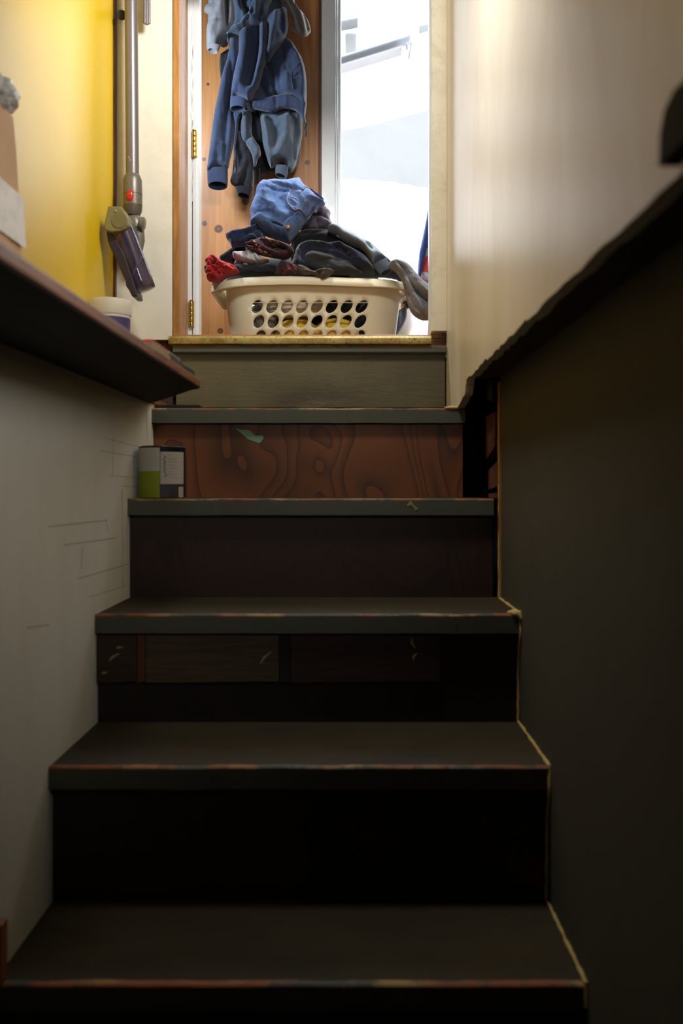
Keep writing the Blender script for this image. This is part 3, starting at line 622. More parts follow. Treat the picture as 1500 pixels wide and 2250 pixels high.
# -- teal sweatshirt on top
g = thing('teal_sweatshirt', 'dark teal blue sweatshirt with piped hem bunched over the other hanging clothes', 'sweatshirt')
pf = Puff(c5([(410, -250), (830, -250), (838, -20), (800, 80), (782, 200), (730, 260), (640, 300), (560, 345), (480, 385), (410, 400), (370, 430), (376, 520), (345, 450), (345, 405), (370, 370), (400, 320), (430, 240), (425, 100)]), 3.30, .04,
          folds=[(c5([(500, -60), (520, 60), (575, 200)]), 6, -.022), (c5([(560, -40), (600, 100), (590, 190)]), 4, -.016), (c5([(470, -40), (490, 120), (560, 260)]), 8, .014), (c5([(620, -60), (610, 80), (600, 220)]), 5, .014), (c5([(700, -40), (690, 120), (640, 260)]), 9, .012), (c5([(760, -60), (740, 120), (700, 240)]), 8, -.012)], wr=.006, seed=35); pf.build('body', F_teal, g)
pf.ribbon('hem', c5([(655, -80), (652, 30), (640, 120), (600, 220), (540, 300), (470, 345), (400, 375), (352, 405)]), 5.5, fabric('teal_piping', S(70, 92, 108), S(56, 76, 92)), g, .002, .003)
rebase(g)
FA = 1.15; WA = 1.25
# ------------------------------------------------------------------ laundry basket
M['basket'] = None
n = NM('ivory_plastic'); n.col(n.mix(n.g(n.noise(7, 3), .4, .7), S(226, 221, 194), S(218, 211, 182))); n.bump(n.noise(260, 2), .05, .0006); n.set(.38, spec=.5); n.b.inputs['Subsurface Weight'].default_value = .12; n.b.inputs['Subsurface Radius'].default_value = (.01, .008, .005); M['basket'] = n.m
BX, BY0, ZB, ZR = XX(684, 3.0), 3.0, .378, ZZ(612, 3.0)
HBw, HBd = .247, .165            # half sizes at the base
HTw, HTd = .276, .205            # half sizes under the rim
CY = BY0 + HTd + .005
def rrect(hw, hd, r, u):
    """perimeter point for u in 0..1, starting at front centre going to +x"""
    segs = [hw - r, math.pi * r / 2, 2 * (hd - r), math.pi * r / 2, 2 * (hw - r), math.pi * r / 2, 2 * (hd - r), math.pi * r / 2, hw - r]
    Lt = sum(segs); s_ = (u % 1) * Lt; k = 0
    while k < 8 and s_ > segs[k]: s_ -= segs[k]; k += 1
    if k == 0: return (s_, -hd)
    if k == 1: a = s_ / r; return (hw - r + r * math.sin(a), -hd + r - r * math.cos(a))
    if k == 2: return (hw, -hd + r + s_)
    if k == 3: a = s_ / r; return (hw - r + r * math.cos(a), hd - r + r * math.sin(a))
    if k == 4: return (hw - r - s_, hd)
    if k == 5: a = s_ / r; return (-hw + r - r * math.sin(a), hd - r + r * math.cos(a))
    if k == 6: return (-hw, hd - r - s_)
    if k == 7: a = s_ / r; return (-hw + r - r * math.cos(a), -hd + r - r * math.sin(a))
    return (-hw + r + s_, -hd)
def bpos(u, t, off=0.0):
    hw = HBw + (HTw - HBw) * t + off; hd = HBd + (HTd - HBd) * t + off; x, y = rrect(hw, hd, .085 + .02 * t + off * .5, u)
    return Vector((BX + x, CY + y, ZB + (ZR - .012 - ZB) * t))
Lm = 2 * (HBw + HBd + HTw + HTd) - 8 * .095 + 2 * math.pi * .095
H = ZR - .012 - ZB
bk = thing('laundry_basket', 'ivory plastic laundry basket with rows of slanted oval holes heaped with clothes', 'laundry basket')
# unrolled wall: u in metres along the perimeter, v in metres up, with slanted oval holes punched out
holes = []
dx = .0318 * 3.0 / 2.9
def colpx(px): return (XX(px, 3.03) - BX)
zc = [ZZ(674, 3.02) - ZB, ZZ(707, 3.03) - ZB, ZZ(740, 3.035) - ZB, ZZ(773, 3.04) - ZB]
for r_, z_ in enumerate(zc[:3] + [zc[3]]):
    if z_ < .012: continue
    for c_ in range(8): holes.append((colpx(569 + c_ * 31.7), z_))
    for c_ in range(8): holes.append((Lm / 2 + (c_ - 3.5) * .0435, z_))
    for c_ in range(4): holes.append((Lm / 4 + (c_ - 1.5) * .0435, z_)); holes.append((-Lm / 4 + (c_ - 1.5) * .0435, z_))
def ell(cx, cz, a=.0215, b=.0145, rot=math.radians(52), n=20):
    return [(cx + a * math.cos(t) * math.cos(rot) - b * math.sin(t) * math.sin(rot), cz + a * math.cos(t) * math.sin(rot) + b * math.sin(t) * math.cos(rot)) for t in [2 * math.pi * k / n for k in range(n)]]
pts = []; edges = []; U0 = -Lm / 2 + .0; holes = [((h[0] - U0) % Lm + U0, h[1]) for h in holes]
holes = [h for h in holes if U0 + .02 < h[0] < U0 + Lm - .02]
nu = 160; nv = 14
bd = [(U0 + Lm * i / nu, 0) for i in range(nu + 1)] + [(U0 + Lm, H * j / nv) for j in range(1, nv)] + [(U0 + Lm * (nu - i) / nu, H) for i in range(nu + 1)] + [(U0, H * (nv - j) / nv) for j in range(1, nv)]
pts += bd; edges += [(i, (i + 1) % len(bd)) for i in range(len(bd))]
for h in holes:
    e = ell(*h); k0 = len(pts); pts += e; edges += [(k0 + i, k0 + (i + 1) % len(e)) for i in range(len(e))]
rot = math.radians(52)
def inhole(x, z, g=1.0):
    for (cx, cz) in holes:
        if abs(x - cx) > .03 or abs(z - cz) > .03: continue
        u_ = (x - cx) * math.cos(rot) + (z - cz) * math.sin(rot); v_ = -(x - cx) * math.sin(rot) + (z - cz) * math.cos(rot)
        if (u_ / .0215) ** 2 + (v_ / .0145) ** 2 < g: return True
    return False
for i in range(1, nu):
    for j in range(1, nv):
        x, z = U0 + Lm * i / nu, H * j / nv
        if not inhole(x, z, 1.35): pts.append((x, z))
r = delaunay_2d_cdt([Vector(p) for p in pts], edges, [list(range(len(bd)))], 1, 1e-6)
V2 = [tuple(v) for v in r[0]]
F = [tuple(f) for f in r[2] if not inhole(sum(V2[i][0] for i in f) / len(f), sum(V2[i][1] for i in f) / len(f), .999)]
def ring_fix(x): return x / Lm
V3 = [bpos(ring_fix(x), z / H) for x, z in V2]
o = meshobj('body', V3, F, M['basket'], bk, True)
bm = bmesh.new(); bm.from_mesh(o.data); bmesh.ops.remove_doubles(bm, verts=bm.verts[:], dist=.0002); bmesh.ops.recalc_face_normals(bm, faces=bm.faces[:]); bm.to_mesh(o.data); bm.free()
sd = o.modifiers.new('thick', 'SOLIDIFY'); sd.thickness = .0028; sd.offset = -1
# raised line above the holes
mb = MB(); mb.tube([bpos(ring_fix(colpx(555 + k * 10)), .755, .0004) for k in range(26)], .0008, 6); mb.build('moulding_line', M['basket'], bk)
# base
bb = [bpos(k / 80, 0) for k in range(80)]
MB().add(bb + [p + Vector((0, 0, .003)) for p in bb], [tuple(range(80)), tuple(range(159, 79, -1))] + [(i, (i + 1) % 80, (i + 1) % 80 + 80, i + 80) for i in range(80)]).build('base', M['basket'], bk)
# rim
pr = [(-.003, -.014), (.004, -.003), (.010, .004), (.020, .0065), (.027, .003), (.0295, -.004), (.0300, -.018), (.0282, -.0205), (.0262, -.018), (.0255, -.004), (.018, .001), (.008, -.002), (.001, -.014)]
v = []; nn = 140
for k in range(nn):
    u = k / nn; side = 0
    x, y = rrect(HTw, HTd, .105, u)
    ang = abs(x) / HTw; bulge = .010 * max(0, (ang - .8) / .2) ** 2 if abs(y) < HTd * .7 else 0
    for a, b in pr:
        q = rrect(HTw + a + bulge, HTd + a, .105 + a * .7, u); wave = .004 * math.cos(2 * math.pi * (q[0] / (2 * HTw)) + .6) * (1 if abs(y) > .1 else .5)
        v.append(Vector((BX + q[0], CY + q[1], ZR + b - .006 + wave)))
m_ = len(pr); f = [(k * m_ + j, k * m_ + (j + 1) % m_, ((k + 1) % nn) * m_ + (j + 1) % m_, ((k + 1) % nn) * m_ + j) for k in range(nn) for j in range(m_)]
MB().add(v, f).build('rim', M['basket'], bk, smooth=True)
# brackets under the rim at the ends
for sx in (-1, 1):
    for sy in (-1, 1):
        hx = BX + sx * (HTw - .012); yy = CY + sy * .105
        p = [(BX + sx * (HTw - .004), ZR - .018), (BX + sx * (HTw + .022), ZR - .018), (BX + sx * (HTw + .018), ZR - .030), (BX + sx * (HTw - .002), ZR - .042), (BX + sx * (HTw - .008), ZR - .06)]
        MB().prism(p, yy - .0015, yy + .0015).build('rib', M['basket'], bk)
rebase(bk)
# ------------------------------------------------------------------ laundry heaped in the basket
def blob(name, c, r, mat, seed, amp=.25, fr=18, sub=5, label=None, cat=None, group=None, parent=None, stretch=(1, 1, 1)):
    bm = bmesh.new(); bmesh.ops.create_icosphere(bm, subdivisions=sub, radius=1)
    for v in bm.verts:
        d = v.co.normalized(); q = Vector((d.x * r[0], d.y * r[1], d.z * r[2]))
        k = q * fr; k = Vector((k.x * stretch[0], k.y * stretch[1], k.z * stretch[2])) + Vector((seed, 0, seed * 2))
        wv = noise.noise(k * .6); a = noise.noise(k + Vector((wv, wv * .7, 0)) * 1.6); b = noise.noise(k * 2.2 + Vector((4, wv, 1)))
        v.co = Vector(c) + q * (1 + amp * ((1 - 2.4 * abs(a)) * .6 + (1 - 2 * abs(b)) * .22 - .3))
    me = bpy.data.meshes.new(name); bm.to_mesh(me); bm.free(); o = bpy.data.objects.new(name, me); col.objects.link(o); me.materials.append(mat)
    for p in me.polygons: p.use_smooth = True
    if parent: o.parent = parent
    if label: tag(o, label, cat, group)
    return o
F_yel = fabric('yellow_towel', S(232, 192, 62), S(216, 172, 48), 420, bump=.9, bumpd=.002, cloud=20)
F_lg = fabric('oatmeal_knit', S(204, 196, 178), S(170, 162, 144), 600)
F_dg = fabric('taupe_cotton', S(124, 118, 100), S(92, 86, 74), 700)
F_black = fabric('black_cotton', S(22, 22, 26), S(14, 14, 17), 1000)
F_wine = fabric('dark_green_cotton', S(24, 40, 32), S(16, 24, 22), 1000)
YF = CY - .10
def XF(px): return XX(px, 3.05)
blob('yellow_towel', (XF(650), YF - .004, ZB + .098), (.066, .068, .046), F_yel, 1, .2, 26, label='bright yellow terry towel seen through the middle basket holes left of centre', cat='towel', stretch=(.4, 1, 1.6))
blob('yellow_towel', (XF(738), YF - .002, ZB + .095), (.072, .068, .050), F_yel, 6, .2, 26, label='bright yellow terry towel seen through the lower basket holes right of centre', cat='towel', stretch=(.4, 1, 1.6))
blob('oatmeal_jumper', (XF(640), YF - .008, ZB + .182), (.105, .078, .036), F_lg, 2, .18, 30, label='folded oatmeal knit seen through the upper basket holes', cat='jumper', stretch=(.3, 1, 2.4))
blob('taupe_shirt', (XF(572), YF - .002, ZB + .115), (.05, .068, .075), F_dg, 3, .2, 30, label='crumpled taupe cloth seen through the leftmost basket holes', cat='shirt')
blob('green_shirt', (XF(740), YF + .02, ZB + .185), (.050, .07, .040), F_wine, 14, .18, 22, label='dark green top seen through the upper basket holes right of the oatmeal knit', cat='top')
blob('black_shirt', (XF(800), YF + .02, ZB + .13), (.050, .06, .095), F_black, 4, .18, 20, label='black cloth seen through the rightmost basket holes', cat='shirt')
blob('packed_clothes', (BX, CY + .045, ZB + .135), (.235, .125, .135), F_black, 8, .08, 12, label='dark clothes packed in the middle of the basket', cat='clothes')
# pile above the rim
ZRp = 606
def put(name, label, cat, outline, Y, T, mat, **k):
    b = k.pop('build', None)
    p_ = Puff(outline, Y, T, **k); o = p_.build(name, mat); tag(o, label, cat); p_.o = o; return p_
def cz(pts, ox=430, oy=370, s=2.7778): return [(ox + x / s, oy + y / s) for x, y in pts]
def ca(pts): return [(430 + x / 5.5556, 380 + y / 5.5556) for x, y in pts]     # crop at 430,380
def cb(pts): return [(600 + x / 4.1667, 430 + y / 4.1667) for x, y in pts]     # crop at 600,430
blob('heap_of_dark_clothes', (XX(668, 3.2), 3.235, ZR + .030), (.245, .10, .085), F_black, 12, .14, 9, label='heap of black clothes under the jeans in the basket', cat='clothes')
F_fl = NM('floral_dark'); v_ = F_fl.n.new('ShaderNodeTexVoronoi'); v_.inputs['Scale'].default_value = 75; F_fl.link(F_fl.mapping((1, 1, 1.6)), v_.inputs['Vector'])
F_fl.col(F_fl.mix(F_fl.math('MULTIPLY', F_fl.ramp(v_.outputs['Distance'], [(.22, (1, 1, 1)), (.36, (0, 0, 0))]), F_fl.g(F_fl.noise(16, 2), .5, .6)), F_fl.mix(F_fl.g(F_fl.noise(30, 3), .4, .6), S(24, 12, 18), S(60, 22, 36)), S(190, 120, 124))); F_fl.bump(F_fl.noise(500, 2), .2, .001); F_fl.set(.7, sheen=.1)
F_pld = NM('plaid'); sx_ = F_pld.sep(F_pld.mapping((1, 1, 1), (0, math.radians(35), 0)))
def stripe(n, c, per, wd, ph=0):
    q = n.math('ABSOLUTE', n.math('SUBTRACT', n.math('FRACT', n.math('ADD', n.math('DIVIDE', c, per), ph)), .5)); return n.math('LESS_THAN', q, wd)
cc = F_pld.mix(F_pld.math('MAXIMUM', stripe(F_pld, sx_[0], .052, .022, .3), stripe(F_pld, sx_[2], .052, .022, .1)), F_pld.mix(F_pld.math('MAXIMUM', stripe(F_pld, sx_[0], .052, .2), stripe(F_pld, sx_[2], .052, .2)), S(20, 20, 26), S(48, 14, 18)), S(130, 30, 28)); F_pld.col(cc); F_pld.set(.9, sheen=.1)
F_red = fabric('red_cotton', S(172, 26, 28), S(140, 16, 20), 1100, cloud=20)
F_wht = fabric('white_marl', S(186, 184, 190), S(110, 104, 106), 800, cloud=30)
F_olv = fabric('brown_grey_knit', S(84, 76, 66), S(62, 56, 48), 500, bump=.6)
F_pur = fabric('purple_grey_fleece', S(96, 86, 100), S(70, 62, 76), 350, bump=.9, bumpd=.002, cloud=30)
F_nv = fabric('dark_navy_cotton', S(30, 36, 56), S(20, 24, 38), 1000)
F_ch = fabric('dark_charcoal_lining', S(50, 54, 56), S(38, 40, 42), 900)
F_bg = fabric('blue_grey_sweat', S(148, 166, 184), S(126, 144, 162), 1000)
F_bgd = fabric('blue_grey_rib', S(84, 98, 116), S(66, 80, 98), 1000)
F_twl = fabric('grey_terry', S(148, 154, 164), S(116, 122, 134), 300, bump=1.0, bumpd=.003, cloud=40)
F_dn = fabric('blue_denim', S(58, 84, 134), S(92, 120, 168), 1400, cloud=26, bump=.5)
F_dnd = fabric('dark_denim', S(34, 50, 84), S(24, 36, 62), 1400, cloud=18)
F_sm = fabric('denim_seam', S(120, 142, 180), S(78, 98, 140), 1400, cloud=90)
F_th = fabric('orange_thread', S(170, 118, 80), S(120, 84, 60), 1400)
F_grn = fabric('green_cloth', S(30, 84, 70), S(20, 50, 44), 900)
# left side
put('green_cloth', 'scrap of dark green cloth poking out under the red shirt', 'cloth', ca([(200, 1350), (250, 1340), (285, 1345), (270, 1400), (238, 1430), (205, 1415)]), 3.10, .015, F_grn, step=2, edge=6, wr=.003)
put('red_shirt', 'bright red crumpled shirt spilling over the left rim of the basket', 'shirt', ca([(110, 1180), (130, 1145), (122, 1080), (160, 1050), (195, 1012), (240, 1020), (300, 1060), (340, 1090), (430, 1120), (490, 1150), (530, 1200), (552, 1245), (440, 1262), (360, 1290), (300, 1335), (270, 1350), (180, 1330), (140, 1300), (150, 1250), (120, 1220)]), 3.03, .055, F_red,
    folds=[(ca([(130, 1080), (170, 1075), (210, 1040)]), 3, -.012), (ca([(130, 1200), (240, 1150), (330, 1110)]), 3, -.014), (ca([(160, 1260), (280, 1230), (400, 1160)]), 3, -.010), (ca([(180, 1100), (190, 1180), (150, 1260)]), 4, .010), (ca([(250, 1060), (330, 1150), (480, 1230)]), 4, .010), (ca([(200, 1300), (300, 1270), (420, 1250)]), 2.5, -.010), (ca([(430, 1150), (500, 1230)]), 3, -.010)], step=1.8, edge=10, wr=.010, wf=(.05, .12), wang=20, seed=41)
put('black_shirt', 'black cotton top between the red shirt and the dark jeans', 'top', ca([(285, 1030), (360, 980), (450, 915), (520, 885), (620, 880), (640, 960), (600, 1100), (640, 1200), (620, 1260), (540, 1250), (490, 1160), (420, 1110), (330, 1080)]), 3.085, .03, F_black, step=2.5, edge=10, wr=.006, wang=30)
put('dark_sleeve', 'dark charcoal cloth folded over the basket edge left of the plaid shirt', 'cloth', ca([(480, 1140), (600, 1120), (760, 1130), (900, 1120), (1010, 1150), (1000, 1262), (700, 1262), (540, 1262)]), 3.035, .035, fabric('charcoal_rib', S(34, 36, 42), S(22, 24, 28)), step=2.5, edge=10, wr=.008, wang=10)
put('white_shirt', 'white and grey marl shirt poking out of the left of the pile', 'shirt', ca([(450, 985), (490, 965), (560, 975), (605, 960), (660, 950), (740, 985), (820, 1040), (900, 1070), (850, 1100), (760, 1130), (680, 1125), (600, 1100), (520, 1075), (475, 1050), (455, 1015)]), 3.02, .04, F_wht,
    folds=[(ca([(610, 970), (630, 1040), (600, 1090)]), 2.5, -.012), (ca([(700, 1000), (760, 1100)]), 2.5, -.012), (ca([(560, 985), (570, 1080)]), 4, .006), (ca([(460, 990), (490, 1040)]), 2, -.008)], step=1.8, edge=8, wr=.006, seed=43, wang=60, wf=(.03, .1))
put('pink_sleeve', 'pale greyish pink cuff under the white shirt', 'cloth', ca([(470, 1110), (490, 1070), (530, 1075), (590, 1105), (560, 1150), (500, 1150)]), 3.045, .02, fabric('pink_grey', S(150, 130, 132)), step=2, edge=6)
put('floral_blouse', 'dark blouse with pink floral print under the jeans', 'blouse', ca([(610, 870), (700, 850), (800, 800), (900, 830), (1000, 850), (1080, 870), (1160, 900), (1200, 960), (1150, 1030), (1080, 1060), (1000, 1045), (900, 1030), (780, 1000), (680, 960), (630, 920)]), 3.0, .045, F_fl.m,
    folds=[(ca([(640, 890), (760, 950), (980, 1030)]), 3, -.014), (ca([(820, 860), (900, 940), (1100, 960)]), 3, -.016), (ca([(940, 880), (1080, 920), (1160, 980)]), 4, .010), (ca([(700, 870), (800, 980)]), 3, .008)], step=1.8, edge=8, wr=.010, wf=(.03, .09), wang=20, seed=44)
put('plaid_shirt', 'black and red plaid shirt resting on the front rim', 'shirt', ca([(960, 1240), (1000, 1150), (1050, 1080), (1120, 1090), (1200, 1120), (1270, 1150), (1330, 1262), (1100, 1262), (960, 1262)]), 3.0, .035, F_pld.m,
    folds=[(ca([(1100, 1100), (1180, 1200), (1170, 1250)]), 3, -.010), (ca([(1040, 1100), (990, 1220)]), 3, .006)], step=2, edge=8, wr=.006, seed=45)
put('brown_grey_jumper', 'brownish grey knit draped over the front rim of the basket', 'jumper', cb([(230, 640), (300, 655), (370, 690), (420, 680), (480, 665), (560, 690), (540, 715), (500, 755), (450, 772), (420, 760), (380, 735), (330, 726), (250, 726), (225, 690)]), 2.985, .03, F_olv,
    folds=[(cb([(300, 680), (400, 710), (440, 750)]), 3, -.010), (cb([(480, 680), (440, 720), (430, 760)]), 3, -.010), (cb([(400, 700), (500, 690)]), 3, .008)], step=1.8, edge=7, wr=.006, seed=46)
# right side
put('purple_fleece', 'purplish grey fleece right behind the jeans waistband', 'fleece', cb([(250, 320), (300, 250), (340, 200), (400, 120), (440, 92), (480, 105), (510, 140), (525, 155), (520, 200), (530, 240), (560, 280), (540, 320), (400, 350), (280, 350)]), 3.12, .05, F_pur,
    folds=[(cb([(330, 220), (430, 215), (530, 260)]), 4, -.022), (cb([(300, 280), (400, 235), (500, 270)]), 7, .014), (cb([(400, 130), (400, 200)]), 4, -.008), (cb([(400, 240), (420, 330)]), 3, -.012)], step=2, edge=10, wr=.005, seed=51)
put('black_shirt', 'black top with tiny print between the jeans and the blue grey sleeve', 'shirt', cb([(160, 500), (190, 400), (280, 330), (420, 320), (520, 330), (600, 380), (700, 470), (800, 560), (760, 640), (500, 640), (200, 640)]), 3.105, .06, F_black,
    folds=[(cb([(380, 400), (480, 360), (580, 360)]), 3, -.012), (cb([(300, 430), (450, 400), (640, 470)]), 8, .010)], step=2.6, edge=14, wr=.006, seed=52, wang=15)
pb = put('navy_jacket', 'dark navy jacket folded over in the middle of the basket top', 'jacket', cb([(130, 720), (170, 620), (190, 560), (210, 500), (250, 455), (310, 435), (390, 430), (480, 440), (570, 445), (640, 460), (740, 500), (840, 560), (890, 620), (930, 700), (900, 726), (600, 726), (300, 726)]), 3.045, .065, F_nv,
    folds=[(cb([(240, 640), (250, 540), (310, 480), (400, 470), (520, 490), (620, 470)]), 6, .014), (cb([(500, 470), (560, 500), (700, 600)]), 5, -.014), (cb([(620, 480), (760, 580), (880, 680)]), 8, .012), (cb([(600, 500), (680, 560)]), 3, -.01)], step=2.2, edge=14, wr=.006, seed=53, wang=30)
put('charcoal_jacket_lining', 'smooth dark charcoal cloth fold in front of the navy jacket', 'cloth', cb([(270, 560), (310, 520), (360, 496), (430, 510), (520, 540), (620, 570), (700, 600), (760, 660), (800, 715), (560, 722), (420, 715), (300, 650), (275, 610)]), 3.0, .03, F_ch,
    folds=[(cb([(330, 560), (420, 560), (500, 570)]), 9, .008), (cb([(420, 620), (520, 600), (640, 610)]), 5, -.006)], step=2.4, edge=16, wr=.003, seed=54, wang=10)
pb = put('blue_grey_sweatshirt', 'blue grey sweatshirt with its sleeve hanging over the right of the rim', 'sweatshirt', cb([(495, 310), (530, 280), (570, 277), (640, 300), (730, 345), (810, 400), (890, 440), (950, 490), (1020, 560), (1085, 620), (1075, 650), (1040, 640), (1000, 600), (950, 610), (900, 650), (880, 600), (850, 540), (800, 490), (720, 460), (640, 410), (580, 355), (530, 345)]), 3.03, .05, F_bg,
    folds=[(cb([(540, 310), (660, 380), (800, 450), (900, 560)]), 8, .012), (cb([(760, 400), (830, 450), (900, 520)]), 4, -.014), (cb([(870, 450), (960, 540), (1060, 620)]), 6, .010), (cb([(900, 480), (1000, 580)]), 3, -.010)], step=2.2, edge=12, wr=.005, seed=55, wang=35)
cuff('cuff', (819, 584, 851, 566), (836, 604, 861, 596), 2.985, .7, F_bgd, pb.o)
put('dark_hood', 'dark navy fold filling the space under the blue grey sleeve', 'cloth', cb([(560, 400), (700, 440), (860, 520), (960, 580), (1060, 630), (1120, 660), (1180, 740), (1205, 830), (1120, 770), (960, 750), (760, 745), (600, 640)]), 3.075, .04, F_nv, step=2.4, edge=9)
tw = put('grey_towel', 'thick grey terry towel hanging over the right end of the basket', 'towel', cb([(1055, 630), (1085, 602), (1130, 596), (1190, 610), (1250, 650), (1310, 720), (1370, 780), (1420, 820), (1450, 900), (1450, 1110), (1400, 1145), (1330, 1130), (1270, 1080), (1235, 1010), (1215, 930), (1200, 860), (1180, 790), (1150, 740), (1110, 690), (1070, 665)]), 2.965, .05, F_twl,
    folds=[(cb([(1130, 640), (1190, 700), (1240, 800), (1300, 900), (1400, 980)]), 5, -.024), (cb([(1240, 930), (1280, 1030), (1380, 1120)]), 8, -.018), (cb([(1110, 625), (1220, 700), (1330, 850), (1400, 920)]), 9, .014), (cb([(1215, 790), (1280, 900), (1350, 1060)]), 7, .010), (cb([(1290, 900), (1340, 960), (1410, 1010)]), 3, -.010)], step=2, edge=12, wr=.006, seed=56, wang=50)
# jeans
g = thing('blue_jeans', 'faded blue jeans with copper button on top of the laundry pile', 'jeans')
J = Puff(ca([(735, 250), (760, 180), (820, 125), (900, 108), (1000, 106), (1100, 112), (1180, 105), (1240, 92), (1280, 90), (1300, 125), (1350, 180), (1390, 215), (1440, 260), (1500, 320), (1570, 360), (1575, 385), (1500, 420), (1440, 470), (1390, 560), (1340, 610), (1280, 690), (1220, 770), (1170, 840), (1140, 868), (1040, 845), (960, 810), (850, 770), (800, 740), (720, 680), (665, 640), (668, 600), (680, 560), (662, 500), (672, 440), (700, 370), (722, 310)]), 3.03, .085, sharp=False,
         folds=[(ca([(870, 120), (930, 200), (1050, 240), (1200, 290), (1310, 300)]), 4, -.010), (ca([(850, 250), (900, 400), (1000, 520), (1100, 600)]), 12, .012), (ca([(720, 600), (800, 560), (900, 560)]), 6, -.010), (ca([(1080, 700), (1180, 620), (1300, 590)]), 4, -.008), (ca([(900, 280), (1050, 320), (1130, 330)]), 6, -.007), (ca([(960, 690), (1080, 735)]), 2.5, -.010)], step=2.2, edge=26, wr=.006, wf=(.03, .05), wang=40, seed=61)
J.build('denim_body', F_dn, g)
def seam(pts, wd=1.3, mat=None, lift=.0006): return J.ribbon('seam', ca(pts), wd, mat or F_sm, g, lift, .0009)
wb = J.ribbon('waistband', ca([(1385, 215), (1450, 300), (1480, 400), (1420, 510), (1330, 590), (1250, 690), (1180, 790), (1100, 850)]), 1, F_sm, g, .0, .0005)
bpy.data.objects.remove(wb)
# waistband: strip along the lower right edge
outer = [(1395, 222), (1480, 290), (1572, 368), (1480, 440), (1395, 545), (1320, 632), (1240, 742), (1160, 850)]
inner = [(1350, 290), (1420, 300), (1440, 330), (1400, 430), (1310, 530), (1220, 620), (1120, 720), (1050, 820)]
WB = Puff(ca(outer[1:] + [(1140, 866), (1035, 838)] + list(reversed(inner[1:-1]))), 3.02, .078, step=2, edge=8, wr=.002, seed=62, folds=[])
# pocket and seams
seam([(1180, 300), (1150, 380), (1135, 430), (1160, 490), (1220, 520), (1260, 525)], 2.4)
seam([(1200, 310), (1175, 380), (1160, 420), (1185, 470), (1240, 500)], 1.0, F_th)
seam([(1440, 300), (1390, 400), (1330, 470), (1280, 540), (1170, 640), (1100, 720), (1040, 830)], 1.8)
seam([(1455, 305), (1405, 405), (1345, 478), (1295, 545)], .8, F_th)
seam([(1565, 385), (1470, 440), (1390, 560), (1320, 620), (1250, 720), (1190, 800), (1145, 855)], 2.4)
seam([(870, 120), (930, 200), (1050, 240), (1200, 290), (1310, 300)], 1.2, F_th)
seam([(1390, 215), (1350, 240), (1310, 300)], 3.5); seam([(1350, 250), (1330, 290)], 5, F_dn, .003)
seam([(1400, 220), (1480, 290), (1560, 350)], 2.0); seam([(1240, 95), (1210, 130), (1250, 155), (1280, 95)], 1.4); seam([(1120, 112), (1200, 125), (1245, 150)], 1.0, F_th)
seam([(1270, 350), (1250, 420), (1265, 440)], 1.2); seam([(1315, 330), (1290, 390), (1270, 440)], 1.2); seam([(1265, 345), (1315, 330)], 1.2); seam([(1290, 350), (1265, 430)], .7, F_th)
seam([(1180, 400), (1230, 410), (1255, 440)], 1.6, F_dnd)
seam([(955, 690), (1010, 700), (1090, 735)], 2.6, F_dnd); seam([(960, 684), (1030, 715), (1080, 738)], 1.1, F_th)
seam([(850, 775), (950, 805), (1050, 840), (1140, 864)], 1.8)
# belt loops
for a, b, wd in (([(1180, 520), (1230, 555), (1290, 535), (1355, 575)], 0, 5.0), ([(1320, 300), (1360, 245), (1410, 235)], 0, 5.0)):
    J.ribbon('belt_loop', ca(a), wd, F_dn, g, .004, .003); J.ribbon('seam', ca(a), .9, F_th, g, .0075, .0006)
bp = J.pos(ca([(1145, 745)]), .003)[0]
b_ = MB(); 
v = []; nb_ = 28
prf = [(.0, -.003), (.0055, -.0026), (.0062, -.0015), (.0068, .0), (.0068, .0035)]
for r_, d_ in prf:
    for k in range(nb_): a = 2 * math.pi * k / nb_; v.append(bp + Vector((r_ * math.cos(a), d_, r_ * math.sin(a))))
f = [(i * nb_ + k, i * nb_ + (k + 1) % nb_, (i + 1) * nb_ + (k + 1) % nb_, (i + 1) * nb_ + k) for i in range(len(prf) - 1) for k in range(nb_)]
b_.add(v, f); bt = b_.build('button', plain('copper', S(136, 92, 64), .45, .8), g, smooth=True); bt['label'] = 'copper button'
rebase(g)
g = thing('dark_jeans', 'dark blue jeans with the leg sticking out left under the faded jeans', 'jeans')
D = Puff(ca([(368, 775), (440, 730), (520, 712), (620, 700), (680, 680), (760, 640), (810, 575), (900, 590), (900, 620), (860, 680), (840, 760), (850, 850), (800, 870), (700, 860), (600, 890), (500, 905), (452, 918), (410, 850)]), 3.035, .05,
         folds=[(ca([(480, 760), (600, 740), (760, 680)]), 6, .008), (ca([(620, 790), (720, 760), (800, 700)]), 5, -.012), (ca([(520, 860), (640, 800)]), 5, -.008)], step=2, edge=10, wr=.004, seed=63, wang=20)
D.build('denim_body', F_dnd, g)
D.ribbon('seam', ca([(820, 580), (850, 660), (830, 750), (845, 850)]), 2.2, F_sm, g); D.ribbon('seam', ca([(895, 590), (862, 660), (850, 740), (860, 850)]), 1.8, F_sm, g)
D.ribbon('seam', ca([(790, 690), (830, 610), (890, 585)]), 1.2, F_th, g); D.ribbon('seam', ca([(665, 785), (720, 800), (770, 840), (840, 860)]), 2.2, F_sm, g)
rebase(g)
